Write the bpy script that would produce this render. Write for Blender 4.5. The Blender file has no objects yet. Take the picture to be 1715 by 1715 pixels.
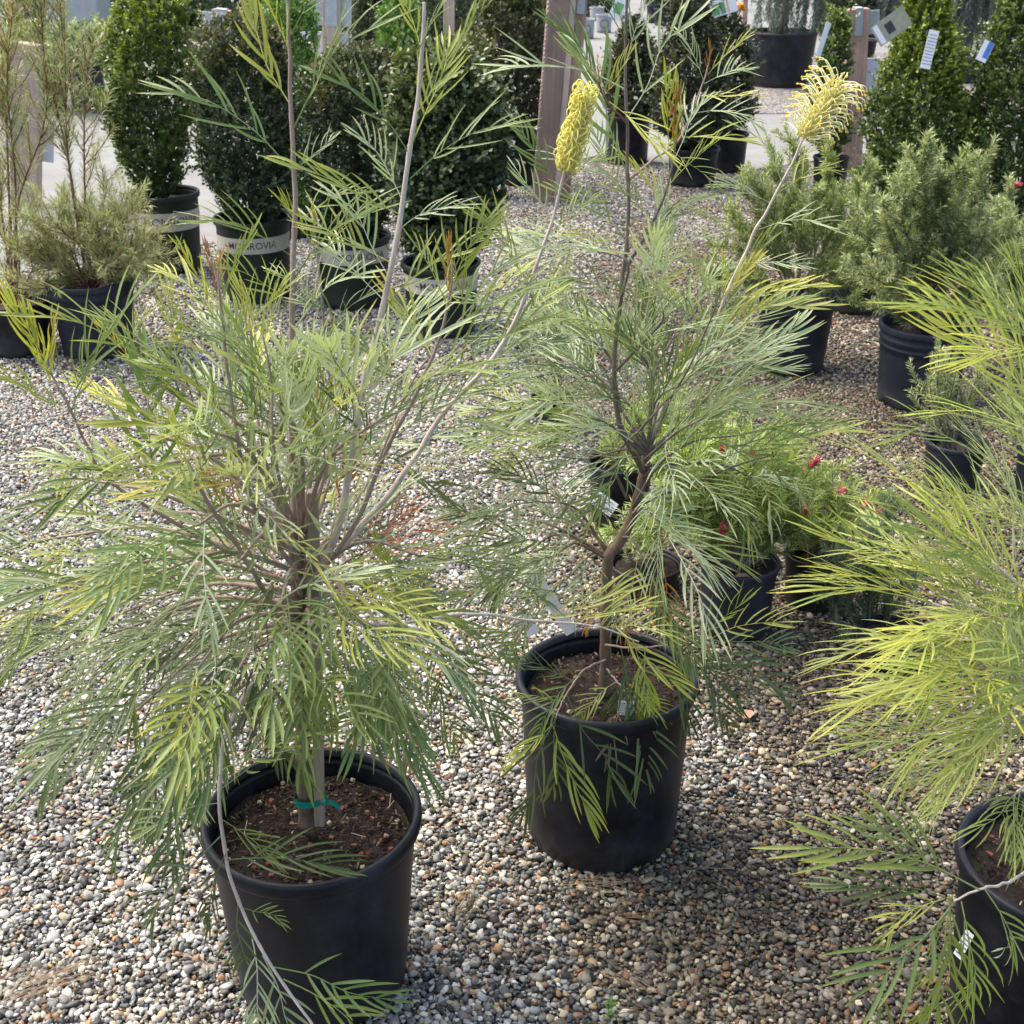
import bpy, math, random
import numpy as np
from mathutils import Vector, Matrix, Quaternion, noise as mnoise

R = random.Random(7)
N = np.random.default_rng(11)
rad = math.radians
scene = bpy.context.scene

# ------------------------------------------------------------------ camera, sky, sun, exposure
F, W0 = 2200.0, 1715.0
CAMZ, PITCH = 1.81, rad(25.5)
cd = bpy.data.cameras.new("camera"); cam = bpy.data.objects.new("camera", cd)
scene.collection.objects.link(cam)
cd.sensor_width = 36.0; cd.lens = 36.0 * F / W0; cd.clip_start = 0.05; cd.clip_end = 400
cam.location = (0, 0, CAMZ); cam.rotation_euler = (rad(90) - PITCH, 0, 0)
cd.dof.use_dof = True; cd.dof.focus_distance = 2.35; cd.dof.aperture_fstop = 14
scene.camera = cam

SUN_EL, SUN_AZ = rad(60), rad(-60)          # azimuth from +Y (ahead), negative = to the left
world = bpy.data.worlds.new("World"); scene.world = world; world.use_nodes = True
wn = world.node_tree.nodes; wl = world.node_tree.links
bgn = wn["Background"]
sky = wn.new("ShaderNodeTexSky"); sky.sky_type = 'NISHITA'; sky.sun_disc = False
sky.sun_elevation = SUN_EL; sky.sun_rotation = SUN_AZ
sky.air_density = 1.0; sky.dust_density = 5.0; sky.ozone_density = .6
wl.new(sky.outputs[0], bgn.inputs[0]); bgn.inputs[1].default_value = 0.15
sd = bpy.data.lights.new("sun", 'SUN'); sun = bpy.data.objects.new("sun", sd)
scene.collection.objects.link(sun)
sd.energy = 1.1; sd.angle = rad(48.0); sd.color = (1.0, 0.93, 0.82)
sdir = Vector((math.sin(SUN_AZ) * math.cos(SUN_EL), math.cos(SUN_AZ) * math.cos(SUN_EL), math.sin(SUN_EL)))
sun.rotation_euler = (-sdir).to_track_quat('-Z', 'Y').to_euler()
scene.view_settings.view_transform = 'Standard'; scene.view_settings.look = 'None'
scene.view_settings.gamma = 1; scene.view_settings.exposure = 1.46
scene.cycles.max_bounces = 6; scene.cycles.diffuse_bounces = 3; scene.cycles.transmission_bounces = 4
scene.cycles.transparent_max_bounces = 8

# ------------------------------------------------------------------ pixel -> place (1715 px photograph)
SP, CP = math.sin(PITCH), math.cos(PITCH)
def ray(px, py):
    x = (px - W0 / 2) / F; v = (py - W0 / 2) / F
    return Vector((x, CP - v * SP, -SP - v * CP))
def P(px, py, Y):
    d = ray(px, py); t = Y / d.y
    return Vector((d.x * t, Y, CAMZ + d.z * t))
def G(px, py, z=0.0):
    d = ray(px, py); t = (z - CAMZ) / d.z
    return Vector((d.x * t, d.y * t, z))
def ppm(p):                                   # pixels per metre at a point
    return F / (p.y * CP + (CAMZ - p.z) * SP)

# ------------------------------------------------------------------ object helpers
C = scene.collection
def link(o, parent=None):
    C.objects.link(o)
    if parent is not None: o.parent = parent
    return o
def tag(o, label=None, cat=None, group=None, kind=None):
    if label: o["label"] = label
    if cat: o["category"] = cat
    if group: o["group"] = group
    if kind: o["kind"] = kind
    return o
def empty(name, loc, label, cat, group=None, rz=0):
    o = bpy.data.objects.new(name, None); o.empty_display_size = .05
    o.location = loc; o.rotation_euler = (0, 0, rz); link(o)
    return tag(o, label, cat, group)

class MB:
    """collects vertices and faces"""
    def __init__(s): s.v = []; s.f = []; s.c = []; s.n = 0
    def add(s, v, f, col=None):
        v = np.asarray(v, float).reshape(-1, 3)
        s.v.append(v)
        f = f if isinstance(f, np.ndarray) else [tuple(q) for q in f]
        s.f.append((f, s.n)); s.n += len(v)
        if col is not None:
            col = np.asarray(col, float)
            if col.ndim == 1: col = np.tile(col, (len(v), 1))
            s.c.append(col)
    def mesh(s, name, mat=None, smooth=True):
        me = bpy.data.meshes.new(name)
        V = np.concatenate(s.v)
        loops = []; sizes = []
        for f, o in s.f:
            if isinstance(f, np.ndarray):
                loops.append((f + o).ravel()); sizes.append(np.full(len(f), f.shape[1]))
            else:
                loops.append(np.array([i + o for q in f for i in q], dtype=np.int64))
                sizes.append(np.array([len(q) for q in f]))
        L = np.concatenate(loops); S = np.concatenate(sizes)
        me.vertices.add(len(V)); me.vertices.foreach_set("co", V.astype(np.float32).ravel())
        me.loops.add(len(L)); me.loops.foreach_set("vertex_index", L.astype(np.int32))
        me.polygons.add(len(S))
        st = np.concatenate([[0], np.cumsum(S)[:-1]])
        me.polygons.foreach_set("loop_start", st.astype(np.int32))
        me.polygons.foreach_set("loop_total", S.astype(np.int32))
        me.update(calc_edges=True)
        me.polygons.foreach_set("use_smooth", np.full(len(S), bool(smooth)))
        if s.c:
            c = np.concatenate(s.c)
            if c.shape[1] == 3: c = np.hstack([c, np.ones((len(c), 1))])
            a = me.color_attributes.new("col", 'FLOAT_COLOR', 'POINT')
            a.data.foreach_set("color", c.astype(np.float32).ravel())
        if mat: me.materials.append(mat)
        me.validate()
        return me
    def build(s, name, mat, parent=None, smooth=True):
        return link(bpy.data.objects.new(name, s.mesh(name, mat, smooth)), parent)

def box(mb, c, size, rot=None, bevel=0.0, col=None):
    sx, sy, sz = [q / 2 for q in size]
    b = min(bevel, sx * .9, sy * .9, sz * .9)
    if b <= 0:
        v = [(x, y, z) for x in (-sx, sx) for y in (-sy, sy) for z in (-sz, sz)]
        f = [(0, 1, 3, 2), (4, 6, 7, 5), (0, 4, 5, 1), (2, 3, 7, 6), (0, 2, 6, 4), (1, 5, 7, 3)]
    else:                                      # 24-vertex chamfered box
        v = []; idx = {}
        for ix in (-1, 1):
            for iy in (-1, 1):
                for iz in (-1, 1):
                    for a in range(3):
                        p = [ix * (sx - b), iy * (sy - b), iz * (sz - b)]
                        p[a] += (ix, iy, iz)[a] * b
                        idx[(ix, iy, iz, a)] = len(v); v.append(tuple(p))
        f = []
        for a in range(3):
            o1, o2 = [k for k in range(3) if k != a]
            for s_ in (-1, 1):
                q = []
                for (u, w) in ((-1, -1), (1, -1), (1, 1), (-1, 1)):
                    k = [0, 0, 0]; k[a] = s_; k[o1] = u; k[o2] = w
                    q.append(idx[(*k, a)])
                f.append(q if (s_ > 0) ^ (a == 1) else q[::-1])
            for u in (-1, 1):
                for w in (-1, 1):
                    k1 = [0, 0, 0]; k1[a] = -1; k1[o1] = u; k1[o2] = w
                    k2 = list(k1); k2[a] = 1
                    f.append([idx[(*k1, o1)], idx[(*k2, o1)], idx[(*k2, o2)], idx[(*k1, o2)]])
        for ix in (-1, 1):
            for iy in (-1, 1):
                for iz in (-1, 1):
                    f.append([idx[(ix, iy, iz, a)] for a in range(3)])
    v = np.array(v, float)
    if rot is not None: v = v @ np.array(rot).T
    mb.add(v + np.array(c), f, col)

def smooth_path(pts, n):
    p = np.array([tuple(q) for q in pts], float)
    if len(p) == 2:
        t = np.linspace(0, 1, n)[:, None]; return p[0] * (1 - t) + p[1] * t
    p = np.vstack([2 * p[0] - p[1], p, 2 * p[-1] - p[-2]])
    m = len(p) - 3; out = []
    for u in np.linspace(0, m - 1e-6, n):
        i = int(u); t = u - i
        a, b, c, d = p[i:i + 4]
        out.append(.5 * ((2 * b) + (c - a) * t + (2 * a - 5 * b + 4 * c - d) * t * t + (3 * b - a - 3 * c + d) * t ** 3))
    return np.array(out)
def unit(a): return a / np.maximum(np.linalg.norm(a, axis=-1, keepdims=True), 1e-9)
def tangents(p): return unit(np.gradient(p, axis=0))
def tube(mb, path, r, sides=6, col=None, cap=True):
    path = np.asarray(path, float); n = len(path)
    r = np.full(n, r) if np.isscalar(r) else np.asarray(r)
    t = tangents(path)
    ref = np.array([0, 0, 1.0]) if abs(t[0][2]) < .9 else np.array([1.0, 0, 0])
    u = np.cross(t[0], ref); u /= np.linalg.norm(u)
    V = []
    ang = np.arange(sides) * 2 * math.pi / sides
    for i in range(n):
        u = u - t[i] * np.dot(u, t[i]); u /= max(np.linalg.norm(u), 1e-9)
        w = np.cross(t[i], u)
        V.append(path[i] + r[i] * (np.cos(ang)[:, None] * u + np.sin(ang)[:, None] * w))
    V = np.concatenate(V)
    f = []
    for i in range(n - 1):
        for k in range(sides):
            a = i * sides + k; b = i * sides + (k + 1) % sides
            f.append((a, b, b + sides, a + sides))
    if cap:
        f.append(tuple(range(sides))[::-1]); f.append(tuple((n - 1) * sides + k for k in range(sides)))
    mb.add(V, f, col)

# ------------------------------------------------------------------ materials
def new_mat(name):
    m = bpy.data.materials.new(name); m.use_nodes = True
    nt = m.node_tree; b = nt.nodes["Principled BSDF"]
    return m, nt, b
def nnode(nt, t, **kw):
    n = nt.nodes.new(t)
    for k, v in kw.items(): setattr(n, k, v)
    return n
def noise_tex(nt, scale, detail=4, rough=.6, coord='Object', vec_scale=None):
    tc = nnode(nt, "ShaderNodeTexCoord"); n = nnode(nt, "ShaderNodeTexNoise")
    n.inputs["Scale"].default_value = scale; n.inputs["Detail"].default_value = detail
    n.inputs["Roughness"].default_value = rough
    if vec_scale:
        mp = nnode(nt, "ShaderNodeMapping"); mp.inputs["Scale"].default_value = vec_scale
        nt.links.new(tc.outputs[coord], mp.inputs[0]); nt.links.new(mp.outputs[0], n.inputs[0])
    else: nt.links.new(tc.outputs[coord], n.inputs[0])
    return n
def ramp(nt, src, stops):
    r = nnode(nt, "ShaderNodeValToRGB"); e = r.color_ramp.elements
    while len(e) < len(stops): e.new(.5)
    for q, (p, c) in zip(e, stops): q.position = p; q.color = (*c, 1)
    nt.links.new(src, r.inputs[0]); return r
def bump(nt, b, src, strength=.3, dist=.002):
    n = nnode(nt, "ShaderNodeBump"); n.inputs["Strength"].default_value = strength
    n.inputs["Distance"].default_value = dist
    nt.links.new(src, n.inputs["Height"]); nt.links.new(n.outputs[0], b.inputs["Normal"]); return n
def mix(nt, fac, a, b_, mode='MIX'):
    m = nnode(nt, "ShaderNodeMix", data_type='RGBA', blend_type=mode)
    for inp, val in ((m.inputs[0], fac), (m.inputs[6], a), (m.inputs[7], b_)):
        if isinstance(val, bpy.types.NodeSocket): nt.links.new(val, inp)
        elif isinstance(val, (int, float)): inp.default_value = val
        else: inp.default_value = (*val, 1)
    return m.outputs[2]

def simple_mat(name, col, rough=.6, metal=0, var=.15, scale=20, bumps=.1, vec_scale=None, coord='Object'):
    m, nt, b = new_mat(name)
    n = noise_tex(nt, scale, 5, .65, coord, vec_scale)
    c = np.array(col)
    r = ramp(nt, n.outputs[0], [(.3, tuple(c * (1 - var))), (.7, tuple(np.minimum(c * (1 + var), 1)))])
    nt.links.new(r.outputs[0], b.inputs["Base Color"])
    b.inputs["Roughness"].default_value = rough; b.inputs["Metallic"].default_value = metal
    if bumps: bump(nt, b, n.outputs[0], bumps, .002)
    return m

def leafy_mat(name, under=None, trans=.35, rough=.42, tipmix=None, attr=True, spec=.5):
    """foliage: colour from the 'col' attribute (times the object's colour), part of the light passes through"""
    m, nt, b = new_mat(name)
    out = nt.nodes["Material Output"]
    oi = nnode(nt, "ShaderNodeObjectInfo")
    at = nnode(nt, "ShaderNodeAttribute", attribute_name="col")
    col = at.outputs["Color"]
    if tipmix is not None:
        col = mix(nt, 1.0, at.outputs["Color"], oi.outputs["Color"], 'MULTIPLY')
    if under is not None:
        ge = nnode(nt, "ShaderNodeNewGeometry")
        back = mix(nt, .6, col, under)
        col = mix(nt, ge.outputs["Backfacing"], col, back)
    nt.links.new(col, b.inputs["Base Color"])
    b.inputs["Roughness"].default_value = rough
    b.inputs["Specular IOR Level"].default_value = spec
    tr = nnode(nt, "ShaderNodeBsdfTranslucent")
    tc = mix(nt, 1.0, col, (1.0, 1.05, .45), 'MULTIPLY')
    nt.links.new(tc, tr.inputs[0])
    ms = nnode(nt, "ShaderNodeMixShader"); ms.inputs[0].default_value = trans
    nt.links.new(b.outputs[0], ms.inputs[1]); nt.links.new(tr.outputs[0], ms.inputs[2])
    nt.links.new(ms.outputs[0], out.inputs[0])
    return m

M = {}
M['frond'] = leafy_mat("grevillea_leaf", under=(.50, .56, .47), trans=.34, rough=.4, tipmix=True)
M['needle'] = leafy_mat("needle_leaf", trans=.3, rough=.5)
M['box'] = leafy_mat("broad_leaf", trans=.22, rough=.3, spec=.6)
M['petal'] = leafy_mat("petal", trans=.3, rough=.5)

def bark(name, a, b_, scale=60):
    m, nt, b = new_mat(name)
    n = noise_tex(nt, scale, 6, .7, 'Object', (1, 1, .22))
    r = ramp(nt, n.outputs[0], [(.3, a), (.68, b_)]); nt.links.new(r.outputs[0], b.inputs["Base Color"])
    b.inputs["Roughness"].default_value = .85; bump(nt, b, n.outputs[0], .7, .004); return m
M['bark'] = bark("young_bark", (.21, .15, .115), (.42, .32, .265))
M['trunk'] = bark("trunk_bark", (.085, .055, .036), (.25, .17, .12), 45)
M['darkbark'] = bark("dark_bark", (.07, .055, .045), (.22, .18, .15))
M['redbark'] = bark("red_bark", (.14, .04, .035), (.27, .10, .085))
M['palebark'] = bark("pale_bark", (.40, .32, .265), (.70, .60, .52))

def plastic(name, base, dust, rough=.42, amt=.5):
    m, nt, b = new_mat(name)
    n1 = noise_tex(nt, 9, 8, .75); n2 = noise_tex(nt, 160, 3, .7, 'Object', (1, 1, .4))
    r1 = ramp(nt, n1.outputs[0], [(.42, (0, 0, 0)), (.75, (1, 1, 1))])
    r2 = ramp(nt, n2.outputs[0], [(.45, (0, 0, 0)), (.8, (1, 1, 1))])
    fac = nnode(nt, "ShaderNodeMath", operation='MULTIPLY'); nt.links.new(r1.outputs[0], fac.inputs[0]); nt.links.new(r2.outputs[0], fac.inputs[1])
    f2 = nnode(nt, "ShaderNodeMath", operation='MULTIPLY_ADD'); nt.links.new(fac.outputs[0], f2.inputs[0])
    f2.inputs[1].default_value = amt
    nt.links.new(r1.outputs[0], f2.inputs[2])
    f3 = nnode(nt, "ShaderNodeMath", operation='MULTIPLY'); nt.links.new(f2.outputs[0], f3.inputs[0]); f3.inputs[1].default_value = amt
    # soil splash and dust near the ground
    tc = nnode(nt, "ShaderNodeTexCoord"); sp = nnode(nt, "ShaderNodeSeparateXYZ"); nt.links.new(tc.outputs['Object'], sp.inputs[0])
    mr = nnode(nt, "ShaderNodeMapRange"); nt.links.new(sp.outputs['Z'], mr.inputs[0])
    mr.inputs[1].default_value = .0; mr.inputs[2].default_value = .10; mr.inputs[3].default_value = .55; mr.inputs[4].default_value = 0
    f4 = nnode(nt, "ShaderNodeMath", operation='MULTIPLY'); nt.links.new(mr.outputs[0], f4.inputs[0]); nt.links.new(n1.outputs[0], f4.inputs[1])
    c = mix(nt, f3.outputs[0], base, dust)
    c = mix(nt, f4.outputs[0], c, (.11, .095, .08))
    nt.links.new(c, b.inputs["Base Color"])
    rr = nnode(nt, "ShaderNodeMapRange"); nt.links.new(n1.outputs[0], rr.inputs[0])
    rr.inputs[3].default_value = rough - .08; rr.inputs[4].default_value = rough + .22
    nt.links.new(rr.outputs[0], b.inputs["Roughness"]); b.inputs['Specular IOR Level'].default_value = .3
    bump(nt, b, n2.outputs[0], .06, .001)
    return m
M['black'] = plastic("black_plastic", (.0042, .0044, .0072), (.036, .039, .054), .38, .7)
M['bluegrey'] = plastic("weathered_black_plastic", (.013, .016, .025), (.046, .053, .075), .48, .6)
M['green'] = plastic("dark_green_plastic", (.010, .018, .012), (.04, .05, .04), .48, .35)
M['greypot'] = plastic("pale_grey_plastic", (.33, .34, .35), (.5, .5, .5), .5, .5)

m, nt, b = new_mat("potting_soil")
n1 = noise_tex(nt, 120, 8, .8); n2 = noise_tex(nt, 14, 3, .5)
r = ramp(nt, n1.outputs[0], [(.32, (.009, .006, .005)), (.55, (.034, .021, .015)), (.75, (.09, .058, .038))])
r2 = ramp(nt, n2.outputs[0], [(.55, (0, 0, 0)), (.7, (1, 1, 1))])
c = mix(nt, r2.outputs[0], r.outputs[0], mix(nt, .6, r.outputs[0], (.045, .05, .012)))
nt.links.new(c, b.inputs["Base Color"]); b.inputs["Roughness"].default_value = .95
bump(nt, b, n1.outputs[0], 1.0, .006); M['soil'] = m

m, nt, b = new_mat("stone"); b.inputs["Roughness"].default_value = .6
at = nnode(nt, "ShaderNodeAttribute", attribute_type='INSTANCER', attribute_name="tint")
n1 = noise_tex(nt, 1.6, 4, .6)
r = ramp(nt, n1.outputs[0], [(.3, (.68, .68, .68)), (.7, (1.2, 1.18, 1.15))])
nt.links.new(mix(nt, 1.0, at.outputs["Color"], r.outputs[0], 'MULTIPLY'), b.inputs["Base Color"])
M['stone'] = m

# far gravel & bed under the stones
def gravel_mat(name, dark, scale):
    m, nt, b = new_mat(name)
    tc = nnode(nt, "ShaderNodeTexCoord")
    vo = nnode(nt, "ShaderNodeTexVoronoi"); vo.inputs["Scale"].default_value = scale
    nt.links.new(tc.outputs['Object'], vo.inputs[0])
    sp = nnode(nt, "ShaderNodeSeparateColor"); nt.links.new(vo.outputs["Color"], sp.inputs[0])
    k = dark
    r = ramp(nt, sp.outputs[0], [(0, (.05 * k, .048 * k, .046 * k)), (.3, (.16 * k, .16 * k, .165 * k)), (.55, (.30 * k, .29 * k, .28 * k)), (.72, (.36 * k, .27 * k, .18 * k)), (1, (.6 * k, .58 * k, .55 * k))])
    r2 = ramp(nt, vo.outputs["Distance"], [(.35, (1, 1, 1)), (.75, (.25, .25, .25))])
    nt.links.new(mix(nt, 1.0, r.outputs[0], r2.outputs[0], 'MULTIPLY'), b.inputs["Base Color"])
    b.inputs["Roughness"].default_value = .85
    inv = nnode(nt, "ShaderNodeMath", operation='SUBTRACT'); inv.inputs[0].default_value = 1; nt.links.new(vo.outputs["Distance"], inv.inputs[1])
    bump(nt, b, inv.outputs[0], .8, .008)
    return m
M['gravelbed'] = gravel_mat("gravel_bed", .33, 85)
M['fargravel'] = gravel_mat("far_gravel", .95, 60)

m, nt, b = new_mat("concrete")
n1 = noise_tex(nt, .9, 8, .65); n2 = noise_tex(nt, 60, 4, .7); n3 = noise_tex(nt, 2.4, 6, .7, 'Object', (1, 2.6, 1))
r = ramp(nt, n1.outputs[0], [(.3, (.17, .17, .162)), (.5, (.225, .225, .217)), (.7, (.265, .266, .26))])
r3 = ramp(nt, n3.outputs[0], [(.45, (0, 0, 0)), (.72, (1, 1, 1))])
c = mix(nt, mix(nt, .6, (0, 0, 0), r3.outputs[0]), r.outputs[0], (.16, .16, .125))
r2 = ramp(nt, n2.outputs[0], [(.3, (.85, .85, .85)), (.7, (1.05, 1.05, 1.05))])
nt.links.new(mix(nt, 1.0, c, r2.outputs[0], 'MULTIPLY'), b.inputs["Base Color"])
b.inputs["Roughness"].default_value = .85; bump(nt, b, n2.outputs[0], .25, .003); M['concrete'] = m

def wood(name, a, b_, sc=30):
    m, nt, b = new_mat(name)
    n = noise_tex(nt, sc, 7, .7, 'Object', (1, 1, .06)); n2 = noise_tex(nt, 3, 3, .5)
    r = ramp(nt, n.outputs[0], [(.3, a), (.7, b_)])
    r2 = ramp(nt, n2.outputs[0], [(.35, (.7, .7, .7)), (.65, (1.15, 1.1, 1.05))])
    nt.links.new(mix(nt, 1.0, r.outputs[0], r2.outputs[0], 'MULTIPLY'), b.inputs["Base Color"])
    b.inputs["Roughness"].default_value = .8; bump(nt, b, n.outputs[0], .4, .002); return m
M['redwood'] = wood("red_brown_wood", (.27, .16, .125), (.50, .34, .28))
M['greywood'] = wood("weathered_wood", (.27, .20, .16), (.50, .42, .36))
M['palewood'] = wood("pale_wood", (.42, .32, .25), (.62, .52, .44))
M['stakewood'] = wood("stake_wood", (.20, .16, .11), (.40, .34, .25), 60)
M['steel'] = simple_mat("galvanised_steel", (.42, .46, .48), .45, .55, .15, 14, .05)
M['white'] = simple_mat("white_card", (.74, .75, .77), .5, 0, .04, 8, 0)
M['signwhite'] = simple_mat("sign_board", (.58, .60, .66), .5, 0, .06, 5, 0)
M['ink'] = simple_mat("ink", (.03, .03, .035), .6, 0, .05, 8, 0)
M['beige'] = simple_mat("beige_band", (.46, .43, .37), .6, 0, .08, 12, 0)
M['tie'] = simple_mat("green_tape", (.0, .24, .17), .35, 0, .15, 60, .1)
M['blue'] = simple_mat("blue_print", (.07, .19, .5), .4, 0, .1, 9, 0)
M['greenprint'] = simple_mat("green_print", (.12, .36, .12), .4, 0, .25, 40, 0)
M['orange'] = simple_mat("orange_print", (.8, .36, .05), .4, 0, .1, 9, 0)
M['khaki'] = simple_mat("khaki_print", (.30, .30, .21), .45, 0, .2, 30, 0)
M['wire'] = simple_mat("wire", (.30, .30, .30), .4, .8, .1, 20, 0)
M['chip'] = leafy_mat("bark_chip", trans=0.0, rough=.85, spec=.2)
M['dry'] = leafy_mat("dry_leaf", trans=.15, rough=.7, spec=.2)
M['block'] = simple_mat("concrete_block", (.34, .36, .36), .9, 0, .12, 9, .3)

# ------------------------------------------------------------------ ground
def sheet(name, pts, z, mat, kind="structure"):
    mb = MB(); mb.add([(p[0], p[1], z) for p in pts], [tuple(range(len(pts)))])
    o = mb.build(name, mat, None, False); o["kind"] = kind; return o
sheet("ground", [(-150, -20), (150, -20), (150, 300), (-150, 300)], 0.0, M['gravelbed'])
near = [G(-500, 640), G(-60, 470), G(220, 432), G(560, 372), G(820, 300), G(1000, 262), G(1240, 288), G(1420, 262), G(1800, 225)]
sheet("concrete_path", [(p.x, p.y) for p in near] + [(60, near[-1].y), (60, 60), (-60, 60), (-60, near[0].y)], .006, M['concrete'])
bedR = [G(1180, 192), G(1340, 192), G(2200, 205), G(2900, 90), G(1160, 90)]
sheet("gravel_bed_right", [(p.x, p.y) for p in bedR], .012, M['fargravel'])
bedL = [G(-420, 192), G(90, 196), G(260, 184), G(860, 210), G(860, 78), G(-500, 78)]
sheet("gravel_bed_left", [(p.x, p.y) for p in bedL], .012, M['fargravel'])

# stones: real pebbles, instanced on points
def pebble_mesh(i):
    rr = random.Random(100 + i)
    import bmesh
    bm = bmesh.new(); bmesh.ops.create_icosphere(bm, subdivisions=2, radius=.5)
    off = Vector((rr.uniform(0, 50), rr.uniform(0, 50), rr.uniform(0, 50)))
    sx, sy, sz = 1.12, rr.uniform(.55, .88), rr.uniform(.38, .62)
    ex = rr.uniform(.75, 1.15)
    for v in bm.verts:
        p = v.co.copy()
        q = Vector([math.copysign(abs(c * 2) ** ex / 2, c) for c in p])
        d = 1 + .42 * mnoise.noise(p * 1.9 + off) + .16 * mnoise.noise(p * 4.5 + off)
        v.co = Vector((q.x * sx, q.y * sy, q.z * sz)) * d
    me = bpy.data.meshes.new("pebble"); bm.to_mesh(me); bm.free()
    for p in me.polygons: p.use_smooth = True
    me.materials.append(M['stone']); return me
pcol = bpy.data.collections.new("pebble_shapes")
for i in range(12):
    pcol.objects.link(bpy.data.objects.new("pebble_%02d" % i, pebble_mesh(i)))

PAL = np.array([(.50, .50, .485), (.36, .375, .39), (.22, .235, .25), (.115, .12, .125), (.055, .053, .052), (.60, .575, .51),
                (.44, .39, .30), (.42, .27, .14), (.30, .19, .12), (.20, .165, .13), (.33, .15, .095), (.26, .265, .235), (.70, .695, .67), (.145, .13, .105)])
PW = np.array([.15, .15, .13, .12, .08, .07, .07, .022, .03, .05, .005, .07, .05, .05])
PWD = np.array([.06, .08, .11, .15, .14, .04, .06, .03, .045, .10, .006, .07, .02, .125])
def darkness_field(x, y):
    """0 pale stones (left) .. 1 darker, browner stones (right, between the pots)"""
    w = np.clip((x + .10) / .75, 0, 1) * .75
    w += .45 * np.exp(-((x - .22) ** 2 + (y - 1.85) ** 2) / .16)  # stones darken towards the right, plus a darker patch before the middle pot
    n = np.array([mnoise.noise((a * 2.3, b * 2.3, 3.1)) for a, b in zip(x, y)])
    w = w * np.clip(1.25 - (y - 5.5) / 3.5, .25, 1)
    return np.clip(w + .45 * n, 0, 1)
pts = []; 
def scatter(y0, y1, sp, zlo, zhi, smin, smax):
    ys = np.arange(y0, y1, sp * .87); out = []
    for j, y in enumerate(ys):
        hw = .40 * (y * CP + CAMZ * SP) + .32
        xs = np.arange(-hw, hw, sp) + (j % 2) * sp / 2
        out.append(np.stack([xs, np.full(len(xs), y)], 1))
    p = np.concatenate(out); p += N.uniform(-.45, .45, p.shape) * sp
    z = N.uniform(zlo, zhi, len(p))
    s = np.clip(N.lognormal(math.log((smin + smax) / 2), .26, len(p)), smin * .6, smax * 1.7)
    return np.column_stack([p, z, s])
A_ = [scatter(1.15, 5.0, .0095, .001, .004, .009, .0145), scatter(1.15, 4.6, .0135, .006, .009, .0105, .0165),
      scatter(1.15, 4.0, .05, .009, .011, .014, .023), scatter(5.0, 9.6, .0135, .002, .007, .013, .018)]
S_ = np.concatenate(A_); S_[:, 3] *= .86
# the concrete keeps clear of stones
nearw = np.array([(p.x, p.y) for p in near])
lim = np.interp(S_[:, 0], nearw[:, 0], nearw[:, 1])
S_ = S_[S_[:, 1] < lim - .01 + N.normal(0, .03, len(S_))]
wx = darkness_field(S_[::1, 0][:0], S_[:0, 1]) if False else None
# evaluate how dark the stones are on a coarse grid and interpolate
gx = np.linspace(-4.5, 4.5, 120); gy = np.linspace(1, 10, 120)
GX, GY = np.meshgrid(gx, gy); WG = darkness_field(GX.ravel(), GY.ravel()).reshape(120, 120)
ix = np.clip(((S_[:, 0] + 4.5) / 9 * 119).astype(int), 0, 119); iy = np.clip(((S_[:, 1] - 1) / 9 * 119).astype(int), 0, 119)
darkness = WG[iy, ix] + N.normal(0, .05, len(S_))
pick = np.where(N.random(len(S_)) < np.clip(darkness, 0, 1), N.choice(len(PAL), len(S_), p=PWD / PWD.sum()), N.choice(len(PAL), len(S_), p=PW / PW.sum()))
tint = (PAL[pick] ** 1.18 * 1.14) * np.array([.97, .945, .865]) * N.uniform(.7, 1.25, (len(S_), 1)) * (1 - .50 * np.clip(darkness, 0, 1))[:, None] * np.where(darkness[:, None] > .5, np.array([.96, .86, .70]), 1.0)
me = bpy.data.meshes.new("gravel"); me.vertices.add(len(S_))
me.vertices.foreach_set("co", S_[:, :3].astype(np.float32).ravel())
def put(nm, typ, data, key):
    a = me.attributes.new(nm, typ, 'POINT'); a.data.foreach_set(key, data.ravel())
put("rotv", 'FLOAT_VECTOR', np.column_stack([N.normal(0, .35, len(S_)), N.normal(0, .35, len(S_)), N.uniform(0, 6.283, len(S_))]).astype(np.float32), "vector")
put("scl", 'FLOAT', S_[:, 3].astype(np.float32), "value")
put("pick", 'INT', N.integers(0, 12, len(S_)).astype(np.int32), "value")
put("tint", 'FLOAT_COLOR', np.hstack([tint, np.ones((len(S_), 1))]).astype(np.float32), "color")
gravel = link(bpy.data.objects.new("gravel", me))
tag(gravel, "loose rounded grey, white and tan gravel covering the nursery ground", "gravel", kind="stuff")
ng = bpy.data.node_groups.new("scatter_stones", 'GeometryNodeTree')
ng.interface.new_socket("Geometry", in_out='INPUT', socket_type='NodeSocketGeometry')
ng.interface.new_socket("Geometry", in_out='OUTPUT', socket_type='NodeSocketGeometry')
gi = ng.nodes.new("NodeGroupInput"); go = ng.nodes.new("NodeGroupOutput")
iop = ng.nodes.new("GeometryNodeInstanceOnPoints"); ci = ng.nodes.new("GeometryNodeCollectionInfo")
ci.inputs["Collection"].default_value = pcol; ci.inputs["Separate Children"].default_value = True; ci.inputs["Reset Children"].default_value = True
def named(nm, typ):
    n = ng.nodes.new("GeometryNodeInputNamedAttribute"); n.data_type = typ; n.inputs["Name"].default_value = nm; return n.outputs[0]
ng.links.new(gi.outputs[0], iop.inputs["Points"]); ng.links.new(ci.outputs[0], iop.inputs["Instance"])
iop.inputs["Pick Instance"].default_value = True
ng.links.new(named("pick", 'INT'), iop.inputs["Instance Index"])
e2r = ng.nodes.new("FunctionNodeEulerToRotation"); ng.links.new(named("rotv", 'FLOAT_VECTOR'), e2r.inputs[0]); ng.links.new(e2r.outputs[0], iop.inputs["Rotation"])
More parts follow.
